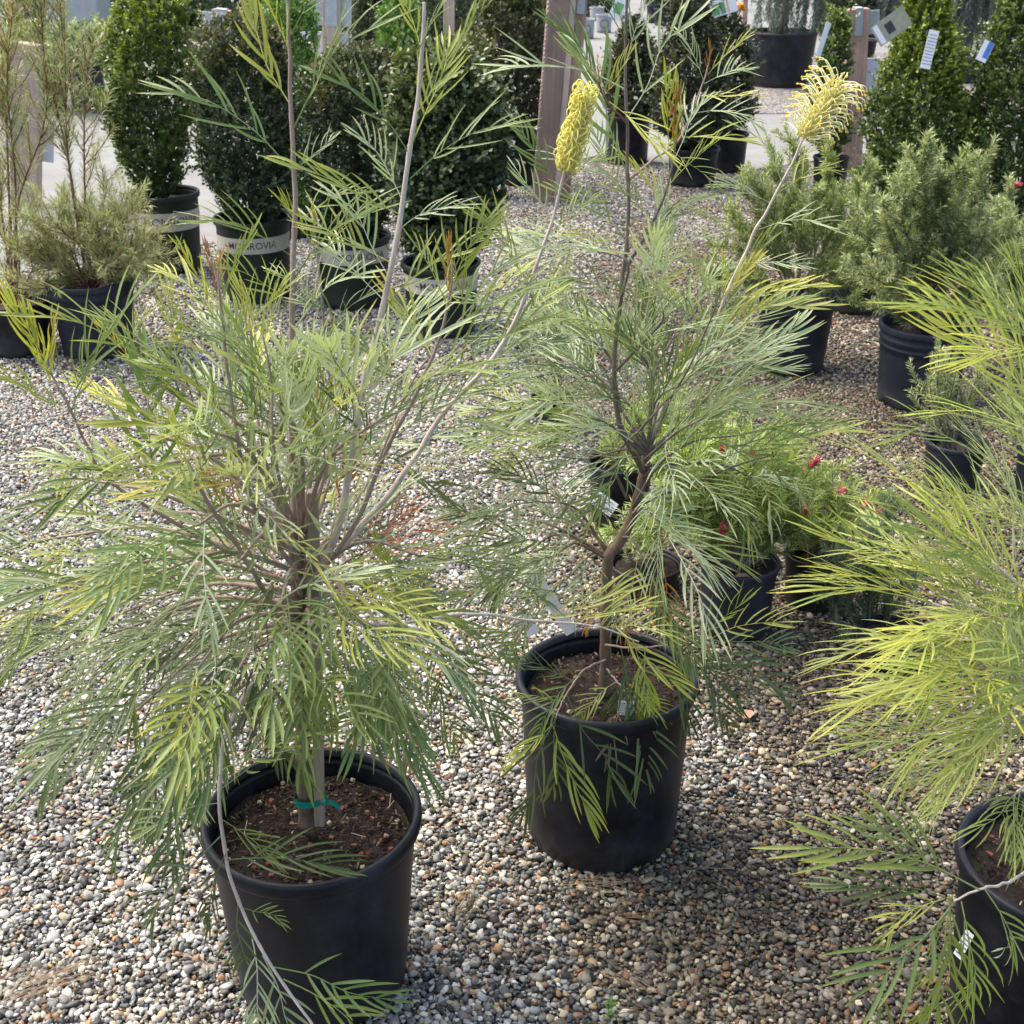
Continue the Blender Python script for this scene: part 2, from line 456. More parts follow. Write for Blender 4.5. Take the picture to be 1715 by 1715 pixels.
ng.links.new(named("scl", 'FLOAT'), iop.inputs["Scale"]); ng.links.new(iop.outputs[0], go.inputs[0])
mod = gravel.modifiers.new("stones", 'NODES'); mod.node_group = ng

# ------------------------------------------------------------------ nursery pots
def lathe(mb, prof, seg, notch=None):
    V = []
    for (r, z, k) in prof:
        for i in range(seg):
            a = i * 2 * math.pi / seg
            zz = z
            if k == 'n' and notch and (i % notch) in (0, 1): zz = z + .016
            rq = r * (1 + (.006 * math.sin(2 * a + seg) + .004 * math.sin(3 * a + z * 9 + seg)) * (seg != 48))
            V.append((rq * math.cos(a), rq * math.sin(a), zz))
    f = []
    for j in range(len(prof) - 1):
        for i in range(seg):
            a = j * seg + i; b = j * seg + (i + 1) % seg
            f.append((a, b, b + seg, a + seg))
    mb.add(V, f)
POTS = {}
def pot(key, cx, rimy, w, basey, mat, label, taper=.80, soil_drop=.05, grooves=0, seg=48, group="black plastic nursery pots", soil=True, tilt=0):
    g = G(cx, basey)
    s = ppm(G(cx, basey)); Rr = w / 2 / s * .97
    # two passes: the base centre lies one base radius behind its front edge
    Y = g.y + Rr * taper * .95
    top = P(cx, rimy, Y); s = ppm(top); Rr = w / 2 / s
    Y = g.y + Rr * taper * .95; top = P(cx, rimy, Y); s = ppm(top); Rr = w / 2 / s
    h = max(top.z, .08); x = top.x
    root = empty("nursery_pot", (x, Y, 0.004), label, "pot", group, rz=R.uniform(0, 6))
    k = min(1.0, Rr / .18)
    rw = Rr - .011 * k; rb = Rr * taper
    prof = [(rb * .82, .012, ''), (rb * .97, .004, 'n'), (rb, .012, '')]
    nst = 10
    for i in range(1, nst + 1):
        t = i / nst; prof.append((rb + (rw - rb) * t, .012 + (h - .03 * k - .012) * t, ''))
    if grooves:
        out = []
        for (r, z, q) in prof: out.append((r, z, q))
        zt = h - .03 * k
        for gi_ in range(grooves):
            zc = zt - .028 - .03 * gi_
            rc = rb + (rw - rb) * (zc / zt)
            out += [(rc + .0005, zc - .005, ''), (rc + .005, zc - .002, ''), (rc + .005, zc + .004, ''), (rc + .0008, zc + .007, '')]
        prof = sorted(out[:3], key=lambda q: 0) + sorted(out[3:], key=lambda q: q[1])
    # inner wall
    prof += [(rw - .001, h - .014 * k, ''), (rw - .004, h - .03 * k, ''), (rb + (rw - rb) * .8 - .006, h - soil_drop - .03, '')]
    mb = MB(); lathe(mb, prof, seg, notch=seg // 6); mb.build("body", mat, root)
    lip = [(rw + .0006, h - .026 * k, ''), (Rr - .001, h - .027 * k, ''), (Rr, h - .023 * k, ''), (Rr, h - .006 * k, ''), (Rr - .003 * k, h - .001, ''), (Rr - .008 * k, h, ''), (Rr - .013 * k, h - .003, ''), (Rr - .0155 * k, h - .012 * k, '')]
    mb = MB(); lathe(mb, lip, seg); mb.build("rim", mat, root)
    if soil:
        mb = MB(); zs = h - soil_drop; rs = rw - .0095; V = [(0, 0, zs + .004)]; f = []
        nr = 10 if seg > 40 else 4; ns = seg
        for j in range(1, nr + 1):
            for i in range(ns):
                a = i * 2 * math.pi / ns; q = rs * j / nr
                V.append((q * math.cos(a), q * math.sin(a), zs + .012 * mnoise.noise((q * math.cos(a) * 14 + x * 3, q * math.sin(a) * 14, 1.3)) + .006 * mnoise.noise((q * math.cos(a) * 60, q * math.sin(a) * 60 + Y, 4))))
        for i in range(ns): f.append((0, 1 + i, 1 + (i + 1) % ns))
        for j in range(nr - 1):
            for i in range(ns):
                a = 1 + j * ns + i; b_ = 1 + j * ns + (i + 1) % ns
                f.append((a, a + ns, b_ + ns, b_))
        mb.add(V, f); mb.build("soil", M['soil'], root)
    POTS[key] = dict(root=root, x=x, Y=Y, h=h, R=Rr, zs=h - soil_drop, rb=rb)
    return POTS[key]

def chips(p, n, seed, big=True):
    """bark chips, slivers and fertiliser grains on the soil"""
    rr = random.Random(seed); mb = MB()
    cols = [(.035, .02, .014), (.05, .03, .018), (.02, .014, .01), (.09, .06, .04), (.03, .02, .018), (.06, .035, .025), (.03, .02, .014), (.18, .13, .09)]
    for i in range(n):
        a = rr.uniform(0, 6.28); q = (p['R'] - .03) * math.sqrt(rr.random())
        z = p['zs'] + .004 + rr.uniform(0, .006)
        E = Matrix.Rotation(rr.uniform(0, 6.28), 3, 'Z') @ Matrix.Rotation(rr.gauss(0, .3), 3, 'X') @ Matrix.Rotation(rr.gauss(0, .3), 3, 'Y')
        t = rr.random()
        if t < .025: sz = (.008, .007, .006); c = rr.choice([(.26, .07, .04), (.30, .13, .07), (.22, .06, .04), (.40, .33, .22)])
        elif t < .05: sz = (rr.uniform(.012, .04), rr.uniform(.001, .003), .0012); c = rr.choice([(.32, .24, .17), (.42, .35, .26), (.2, .14, .1)])
        else: sz = (rr.uniform(.004, .014), rr.uniform(.002, .005), .0025); c = rr.choice(cols)
        box(mb, (q * math.cos(a), q * math.sin(a), z), sz, E, .001, col=c)
    o = mb.build("bark_chips", M['chip'], p['root'], False); o["kind"] = "stuff"

B_, BG = M['black'], M['bluegrey']
pot('A', 522, 1362, 369, 1735, B_, "large black pot at the bottom left with a green-taped trunk and wooden stake in it", soil_drop=.055, seg=72)
pot('B', 1016, 1130, 303, 1466, B_, "large black pot holding a bare-trunked shrub, small white tag inside its rim", taper=.86, soil_drop=.05, seg=72)
pot('C', 1792, 1440, 366, 1840, B_, "large black pot cut off by the right edge, white strip label on its side", soil_drop=.045, seg=64)
pot('D', 150, 466, 148, 606, BG, "weathered blue-grey pot under the wispy thread-leaved shrub on the left", seg=48, grooves=1)
pot('D2', 22, 500, 134, 604, B_, "dark pot behind the weathered one at the left edge", seg=32)
GRP = "green pots with a beige lettered band"
pot('M1', 273, 321, 120, 464, M['green'], "green pot with a full beige MONROVIA band under the tall narrow bright-tipped boxwood", taper=.84, group=GRP)
pot('M2', 422, 362, 130, 512, M['green'], "green pot with a beige MONRO band under the dark bronze-topped boxwood", taper=.84, group=GRP)
pot('M3', 590, 392, 130, 523, M['green'], "green pot with a beige band seen behind the tall twin stems, third along the row", taper=.84, group=GRP)
pot('M4', 738, 437, 134, 570, M['green'], "green pot with a beige band under the biggest round boxwood, nearest of its row", taper=.84, group=GRP)
pot('M5', 492, 342, 84, 402, M['green'], "small green pot squeezed between two banded pots", taper=.86, seg=32, group="plain green pots")
pot('g1', 805, 262, 62, 335, BG, "small grey pot peeping out behind the biggest round boxwood", seg=32)
pot('k1', 867, 222, 78, 314, B_, "black pot with a small white sticker beside the mesh-wrapped post", taper=.86)
pot('k2', 1052, 192, 78, 279, B_, "black pot of the small cone boxwood beside the post", taper=.9)
pot('k3', 1162, 246, 88, 316, B_, "black pot of the wide cone boxwood, right of the tall bare stem", taper=.86)
pot('k4', 1222, 222, 66, 293, B_, "black pot half hidden right behind the wide cone boxwood's pot", taper=.86, seg=32)
pot('big', 1310, 52, 120, 150, B_, "very wide black tub holding the weeping blue conifer", taper=.86, soil_drop=.05)
pot('E1', 1336, 491, 134, 634, BG, "blue-grey pot under the soft needle shrub left of the plain green pot", grooves=1)
pot('E2', 1436, 462, 92, 531, M['green'], "plain green pot between two blue-grey pots in the right row", taper=.86, group="plain green pots", seg=32)
pot('E3', 1552, 541, 156, 694, BG, "wide blue-grey pot with two raised rings below its rim", grooves=2, taper=.84)
pot('E4', 1393, 262, 62, 335, B_, "narrow black pot behind the soft needle shrubs, below the wooden sign post", seg=32)
pot('s1', 924, 664, 70, 720, B_, "small black pot on gravel behind the bare-trunked shrub, upper one", seg=32, taper=.74)
pot('s2', 1040, 772, 112, 897, B_, "black pot with a crumpled white label behind the forked trunk", taper=.82)
pot('s3', 1082, 950, 122, 1008, B_, "low black pot right behind the trunk's base", taper=.84, soil_drop=.02)
pot('s4', 1239, 938, 136, 1082, BG, "scuffed grey pot with weeds growing in it", taper=.82, soil_drop=.035)
pot('s5', 1370, 925, 112, 1032, B_, "black pot under sprawling red-flowered twigs", taper=.84)
pot('s6', 1602, 738, 104, 832, BG, "dark pot under the yellow fern-like sprays near the right edge", seg=32, taper=.84)
pot('s7', 1500, 1072, 128, 1135, B_, "low dark pot buried under yellow-green sprays", taper=.86, soil_drop=.02, seg=32)
pot('s8', 1752, 752, 92, 860, BG, "pot cut off by the right edge behind yellow-green sprays", seg=32)
pot('V1', 140, 108, 66, 190, BG, "grey-black pot under the small variegated bush", seg=32)
pot('V2', 78, 118, 60, 186, B_, "black pot left of the variegated bush's pot", seg=32)
pot('V3', 187, -36, 46, 30, B_, "far black pot beside the concrete block", seg=24)
chips(POTS['A'], 1100, 1); chips(POTS['B'], 600, 2); chips(POTS['C'], 400, 3); chips(POTS['s4'], 120, 4); chips(POTS['E3'], 120, 5); chips(POTS['M1'], 90, 6)

# beige bands with lettering, bent round the pot
def text_mesh(s, size, extr=0.0):
    cu = bpy.data.curves.new("t", 'FONT'); cu.body = s; cu.size = size; cu.extrude = extr; cu.resolution_u = 3; cu.offset = size * .006
    cu.align_x = 'CENTER'; cu.align_y = 'CENTER'
    o = bpy.data.objects.new("t", cu); C.objects.link(o)
    dg = bpy.context.evaluated_depsgraph_get()
    me = bpy.data.meshes.new_from_object(o.evaluated_get(dg))
    bpy.data.objects.remove(o); return me
def band(p, z0, z1, words, ang):
    root = p['root']; rb, Rr, h = p['rb'], p['R'], p['h']
    def rz(z): return rb + (Rr - .011 - rb) * (z / (h - .03)) + .0022
    mb = MB(); seg = 128
    V = []; f = []
    for i in range(seg):
        a = i * 2 * math.pi / seg
        V += [(rz(z0) * math.cos(a), rz(z0) * math.sin(a), z0), (rz(z1) * math.cos(a), rz(z1) * math.sin(a), z1)]
    for i in range(seg): a = 2 * i; b_ = 2 * ((i + 1) % seg); f.append((a, b_, b_ + 1, a + 1))
    mb.add(V, f); bo = mb.build("label_band", M['beige'], root)
    zc = (z0 + z1) / 2; rr = rz(zc) + .0022
    for da in (-2.094, 0, 2.094):
        me = text_mesh(words, (z1 - z0) * .62)
        for v in me.vertices:
            a = ang + da - root.rotation_euler.z + v.co.x / rr; z = zc + v.co.y
            q = rz(z) + .0009
            v.co = Vector((q * math.cos(a), q * math.sin(a), z))
        me.materials.clear(); me.materials.append(M['ink'])
        link(bpy.data.objects.new("lettering", me), bo)
front = -math.pi / 2
W_ = "~MONROVIA"
def bandpx(key, y0, y1, off, words=W_):
    p = POTS[key]; fy = p['Y'] - p['R'] * .92
    band(p, P(0, y1, fy).z, P(0, y0, fy).z, words, front + off)
bandpx('M1', 360, 391, .35); bandpx('M2', 402, 428, .05); bandpx('M3', 421, 447, .3); bandpx('M4', 470, 498, .1)

# ------------------------------------------------------------------ foliage builders
def scatter_leaves(mb, Pn, D, L, Wd, cols, spread=(.5, 1.1), up=0.3, oval=False, curl=.15):
    """one small leaf on each point: D axis direction"""
    n = len(Pn)
    rnd = unit(N.normal(0, 1, (n, 3)))
    radial = unit(rnd - D * np.sum(rnd * D, 1)[:, None])
    a = N.uniform(spread[0], spread[1], n)[:, None]
    l = unit(D * np.cos(a) + radial * np.sin(a) + np.array([0, 0, up]) * N.uniform(0, 1, (n, 1)))
    nn = unit(N.normal(0, .6, (n, 3)) + D * .6 + np.array([0, 0, .5]))
    s = unit(np.cross(l, nn)); nn = np.cross(s, l)
    L = (L * N.uniform(.7, 1.2, n))[:, None]; w = (Wd * N.uniform(.8, 1.2, n))[:, None]
    if oval:
        pts_ = [Pn, Pn + l * L * .28 + s * w * .42 + nn * w * .12, Pn + l * L * .68 + s * w * .45 + nn * w * .12, Pn + l * L,
                Pn + l * L * .68 - s * w * .45 + nn * w * .12, Pn + l * L * .28 - s * w * .42 + nn * w * .12]
        f = np.arange(n * 6).reshape(n, 6)
        fa = np.concatenate([f[:, [0, 1, 2, 3]], f[:, [0, 3, 4, 5]]])
    else:
        bend = nn * L * curl
        pts_ = [Pn, Pn + l * L * .5 + s * w * .5, Pn + l * L - bend, Pn + l * L * .5 - s * w * .5]
        fa = np.arange(n * 4).reshape(n, 4)
    k = len(pts_)
    V = np.stack(pts_, 1).reshape(-1, 3)
    Cc = np.repeat(cols, k, 0)
    mb.add(V, fa, Cc)

def pick_cols(n, pal, w=None, var=.2):
    pal = np.array(pal); w = None if w is None else np.array(w) / sum(w)
    c = pal[N.choice(len(pal), n, p=w)]
    return c * N.uniform(1 - var, 1 + var, (n, 1))

def along(path, step, t0=0., t1=1.):
    seg = np.linalg.norm(np.diff(path, axis=0), axis=1); cum = np.concatenate([[0], np.cumsum(seg)])
    s = np.arange(cum[-1] * t0, cum[-1] * t1, step)
    if len(s) == 0: s = np.array([cum[-1] * t0])
    pts_ = np.stack([np.interp(s, cum, path[:, i]) for i in range(3)], 1)
    tg = tangents(path); d = unit(np.stack([np.interp(s, cum, tg[:, i]) for i in range(3)], 1))
    return pts_, d, s / cum[-1]

def perp_dir(d, rr, a):
    r_ = Vector((rr.gauss(0, 1), rr.gauss(0, 1), rr.gauss(0, 1))); d = Vector(d)
    r_ = (r_ - d * r_.dot(d)).normalized()
    return d * math.cos(a) + r_ * math.sin(a)

def needle_shrub(p, label, ends, pal, L=.024, Wd=.0026, side=9, step=.0022, sidelen=(.07, .13), stem='darkbark', group="soft needle-leaved shrubs",
                 spread=(.5, 1.05), name="needle_shrub", nsteps=1, flowers=0, seed=1, droop=.0, base_r=.004, tipw=None, cat="shrub", side_t=.25, per=3, base=None, rsz=1):
    """ends: list of (px, py, dY) for branch tips; every branch is a part with its needles as a sub-part"""
    rr = random.Random(seed)
    bx, by, bz = base if base else (p['x'], p['Y'], p['zs'])
    root = empty(name, (bx, by, bz), label, cat, group)
    o3 = np.array([bx, by, bz])
    fl = []
    for (ex, ey, dy) in ends:
        tip = np.array(P(ex, ey, by + dy)) - o3
        st = np.array([rr.uniform(-.02, .02), rr.uniform(-.02, .02), -.004])
        ln = np.linalg.norm(tip - st)
        m1 = st + (tip - st) * .35 + np.array([rr.gauss(0, .03), rr.gauss(0, .03), .10 * ln]) * 1
        m2 = st + (tip - st) * .7 + np.array([rr.gauss(0, .03), rr.gauss(0, .03), .07 * ln + rr.gauss(0, .01)])
        path = smooth_path([st, m1, m2, tip], 14)
        mb = MB(); tube(mb, path, np.linspace(base_r, base_r * .3, 14), 5)
        nb = MB(); paths = [(path, max(side_t, .12))]
        ns = max(3, int(side * ln / .4))
        for i in range(ns):
            t = side_t + (1 - side_t) * (i + rr.random()) / ns
            k = min(12, int(t * 13)); d = tangents(path)[k]
            q = perp_dir(d, rr, rr.uniform(.45, .95)); q = (q + Vector((0, 0, .25 - droop))).normalized()
            l2 = rr.uniform(*sidelen) * (1.15 - .5 * t)
            s0 = path[k] + (path[k + 1] - path[k]) * rr.random()
            s1 = s0 + np.array(q) * l2 * .5; s2 = s0 + np.array(q) * l2 + np.array([0, 0, l2 * (.18 - droop)])
            sp = smooth_path([s0, s1, s2], 6); tube(mb, sp, np.linspace(base_r * .4, base_r * .2, 6), 4); paths.append((sp, .0))
        for sp, t0 in paths:
            pp, dd, tt = along(sp, step, t0)
            pp = np.repeat(pp, per, 0); dd = np.repeat(dd, per, 0); tt = np.repeat(tt, per)
            c = pick_cols(len(pp), pal, tipw)
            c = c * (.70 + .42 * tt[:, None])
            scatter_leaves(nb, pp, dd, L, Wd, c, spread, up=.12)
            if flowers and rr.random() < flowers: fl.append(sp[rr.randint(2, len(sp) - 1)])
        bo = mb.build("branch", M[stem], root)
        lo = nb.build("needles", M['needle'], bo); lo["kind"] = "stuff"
    if fl:
        fm = red_flower()
        for q in fl:
            o = bpy.data.objects.new("flower", fm); o.location = q; o.rotation_euler = (rr.uniform(-.6, .6), rr.uniform(-.6, .6), rr.uniform(0, 6)); o.scale = [rr.uniform(.9, 1.3)] * 3
            link(o, root)
    return root

_rf = []
def red_flower():
    if _rf: return _rf[0]
    mb = MB(); rr = random.Random(4)
    for i in range(13):
        a = i * 2.4; el = rr.uniform(-.9, .5)
        d = np.array([math.cos(a) * math.cos(el), math.sin(a) * math.cos(el), math.sin(el)])
        pth = smooth_path([(0, 0, 0), d * .010, d * .015 + np.array([0, 0, .004]), d * .012 + np.array([0, 0, .010])], 7)
        c = rr.choice([(.72, .06, .13), (.85, .14, .22), (.58, .03, .08)])
        tube(mb, pth, [.002, .003, .0026, .0014, .001, .001, .0014], 5, col=np.array(c))
    me = mb.mesh("red_flower", M['petal']); _rf.append(me); return me

def broad_shrub(p, label, prof, pal, n=1500, L=.020, Wd=.0125, name="boxwood_shrub", group="clipped boxwood shrubs", seed=1, lump=.16, top_young=None,
                shoot=(.05, .1), stems=5, spill=.10, w=None, cat="shrub", base=None, stemmat='darkbark', upb=.5, young_side=0):
    """prof: list of (py, half width px) from bottom to top, at the pot's depth"""
    rr = random.Random(seed)
    bx, by, bz = base if base else (p['x'], p['Y'], p['zs'])
    cxs = None
    if len(prof[0]) == 3: cxs = [q[2] for q in prof]
    zs, rs, xs = [], [], []
    for i, q in enumerate(prof):
        w3 = P(q[2] if len(q) > 2 else 0, q[0], by)
        zs.append(w3.z); rs.append(q[1] / ppm(w3)); xs.append((w3.x - bx) if len(q) > 2 else 0)
    zs = np.array(zs); rs = np.array(rs); xs = np.array(xs)
    root = empty(name, (bx, by, bz), label, cat, group)
    # sample shoots, weighted by girth
    zc = N.uniform(zs.min(), zs.max(), n * 3)
    rc = np.interp(zc, zs, rs); keep = N.random(n * 3) < (rc / rs.max()) ** .8 + .08; zc = zc[keep][:n]; rc = rc[keep][:n]
    xc = np.interp(zc, zs, xs)
    th = N.uniform(0, 2 * math.pi, len(zc))
    lum = np.array([mnoise.noise((math.cos(t) * 2.1 + seed * 3, math.sin(t) * 2.1, z * 5.5)) for t, z in zip(th, zc)])
    q = rc * (1 + lump * 1.6 * lum) * np.where(N.random(len(zc)) < .72, N.uniform(.78, 1.0, len(zc)), N.uniform(.25, .8, len(zc)))
    S0 = np.column_stack([xc + q * np.cos(th), q * np.sin(th), zc - bz])
    slope = np.clip((zc - zs.min()) / (zs.max() - zs.min()), 0, 1)
    D = unit(np.column_stack([np.cos(th) * 1.0, np.sin(th) * 1.0, upb + 1.1 * slope ** 2]) + N.normal(0, .28, (len(zc), 3)))
    ln = N.uniform(shoot[0], shoot[1], len(zc)); stray = N.random(len(zc)) < .05; ln = np.where(stray, ln * 1.7, ln); S_off = np.where(stray, .2, .55)[:, None]
    S0 = S0 - D * ln[:, None] * S_off
    K = 12
    t = np.linspace(.15, 1, K)[None, :, None]
    PP = (S0[:, None, :] + D[:, None, :] * ln[:, None, None] * t).reshape(-1, 3)
    DD = np.repeat(D, K, 0)
    c = pick_cols(len(zc), pal, w, .25)
    c = np.repeat(c, K, 0) * N.uniform(.85, 1.15, (len(PP), 1))
    if top_young is not None:
        tt = np.tile(np.linspace(.15, 1, K), len(zc)); hh = np.repeat(slope, K)
        sd_ = np.repeat(np.cos(th), K)
        yy = np.clip((hh - .45) * 2.2, 0, 1) * np.clip(tt * 1.6 - .4, 0, 1) + np.clip(tt - .75, 0, 1) * .9 + young_side * np.clip(sd_ - .1, 0, 1) * np.clip(.9 - abs(hh - .5) * 1.6, 0, 1)
        yy = np.clip(yy * np.repeat(N.uniform(.2, 1.2, len(zc)), K), 0, 1)[:, None]
        c = c * (1 - yy) + np.array(top_young) * N.uniform(.8, 1.2, (len(PP), 1)) * yy
    mb = MB(); scatter_leaves(mb, PP, DD, L, Wd, c, (.55, 1.25), up=.25, oval=True)
    o = mb.build("crown", M['box'], root); o["kind"] = "stuff"
    # stems inside
    tb = MB()
    for i in range(stems):
        a = rr.uniform(0, 6.28); hgt = zs.max() - bz
        k = rr.uniform(.3, .8)
        pth = smooth_path([(rr.uniform(-.015, .015), rr.uniform(-.015, .015), -.005), (math.cos(a) * rs.mean() * .3 * k, math.sin(a) * rs.mean() * .3 * k, hgt * .35), (xs[-1] * .8 + math.cos(a) * rs.mean() * .6 * k, math.sin(a) * rs.mean() * .6 * k, hgt * rr.uniform(.7, .92))], 9)
        tube(tb, pth, np.linspace(.007, .002, 9), 5)
    tb.build("stems", M[stemmat], root)
    return root

# ------------------------------------------------------------------ pinnate fronds (each leaf of the big shrubs is an object)
def frond_mesh(seed, npair=8, L=1.0, leaflet=.5, wid=.026, ang=(.95, .45), bend=.12, zlift=.1, jit=.06, curve=.25, first=.25, tipc=1.35):
    rr = random.Random(seed); mb = MB()
    pth = smooth_path([(0, 0, 0), (rr.gauss(0, .02), L * .35, bend * .25), (rr.gauss(0, .03), L * .7, bend * .1), (rr.gauss(0, .05), L, -bend)], 13)
    g0 = np.array([.92, .97, .82])
    tube(mb, pth, np.linspace(.0065, .003, 13), 4, col=np.array([1.9, 1.8, 2.1]), cap=False)
    T = tangents(pth)
    def at(t):
        u = t * 12; i = min(11, int(u)); f_ = u - i
        return pth[i] * (1 - f_) + pth[i + 1] * f_, T[i]
    def leaf(p0, d0, d1, ll, w):
        ns = 5; V = []; cc = []
        z = np.array([0, 0, 1.0])
        for j in range(ns + 1):
            s = j / ns
            dd = unit(d0 * (1 - s) + d1 * s)
            if j == 0: p = p0.copy()
            else: p = p + dd * ll / ns
            ww = w * (0.35 + 1.1 * math.sin(math.pi * min(1, s * .82 + .12)) ** .8) * (1 if s < .75 else (1 - s) * 3.2 + .16)
            sdv = unit(np.cross(dd, z)); nn = np.cross(sdv, dd)
            V += [p - sdv * ww * .5, p - nn * ww * .22, p + sdv * ww * .5]
            k = .92 + .16 * s; tp = max(0, s - .7) / .3
            c = g0 * k * np.array([1 + .5 * tp, 1 + .22 * tp, 1 - .1 * tp])
            cc += [c, c * np.array([1.3, 1.27, 1.35]), c]
        f = []
        for j in range(ns):
            a = j * 3; f += [(a, a + 1, a + 4, a + 3), (a + 1, a + 2, a + 5, a + 4)]
        mb.add(V, f, np.array(cc))
    for i in range(npair):
        t = first + (1 - first) * i / npair
        for sgn in (-1, 1):
            if rr.random() < .10: continue
            tt = min(.98, t + rr.uniform(-.03, .03) + (.02 if sgn > 0 else 0))
            p0, tg = at(tt); sd_ = unit(np.cross(tg, np.array([0, 0, 1.0]))) * sgn
            a = ang[0] + (ang[1] - ang[0]) * t + rr.gauss(0, jit)
            ll = leaflet * (1.05 - .45 * t ** 2) * rr.uniform(.72, 1.15) * (1 if i else .8)
            d0 = unit(tg * math.cos(a) + sd_ * math.sin(a) + np.array([0, 0, zlift + rr.gauss(0, .08)]))
            a1 = max(.02, a - curve - rr.uniform(0, .15))
            d1 = unit(tg * math.cos(a1) + sd_ * math.sin(a1) + np.array([0, 0, zlift * .3 - bend * .8 + rr.gauss(0, .2)]))
            leaf(p0, d0, d1, ll, wid * rr.uniform(.75, 1.2))
    p0, tg = at(.995); leaf(p0, tg, unit(tg + np.array([rr.gauss(0, .1), 0, -.1])), leaflet * .55, wid)
    return mb.mesh("pinnate_leaf", M['frond'])
FR = {'m': [frond_mesh(i, R.choice([6, 6, 7, 7]), leaflet=R.uniform(.48, .64), wid=R.uniform(.0165, .021), ang=(R.uniform(.7, 1.0), R.uniform(.3, .5)), bend=R.uniform(.05, .25), zlift=R.uniform(.05, .45), jit=.09) for i in range(18)],
      'y': [frond_mesh(40 + i, R.choice([6, 7, 8]), leaflet=R.uniform(.48, .62), wid=R.uniform(.021, .025), ang=(.62, .3), bend=.03, zlift=.3, curve=.35, first=.12) for i in range(6)],
      'b': [frond_mesh(60 + i, 4, leaflet=.5, wid=.026, ang=(.34, .15), bend=.02, zlift=.25, curve=.2, first=.1) for i in range(3)],
      't': [frond_mesh(80 + i, R.choice([6, 7, 8]), leaflet=R.uniform(.55, .75), wid=R.uniform(.0115, .015), ang=(.62, .3), bend=R.uniform(.03, .15), zlift=R.uniform(.1, .3), curve=.28, first=.14) for i in range(12)]}
GREEN = [(.115, .172, .05), (.13, .185, .068), (.095, .14, .045), (.155, .21, .075), (.17, .215, .055)]
YELL = [(.43, .42, .10), (.50, .44, .10), (.38, .39, .09)]
LIME = [(.27, .30, .06), (.24, .28, .07), (.31, .325, .07)]
BRONZE = [(.33, .16, .05), (.38, .20, .06), (.27, .12, .05)]
SILV = [(.36, .41, .28), (.31, .37, .23)]
DARK = [(.08, .115, .042), (.09, .125, .055), (.095, .115, .048)]
OLD = [(.15, .14, .11), (.20, .15, .12)]
RED = [(.34, .13, .06), (.38, .17, .08)]

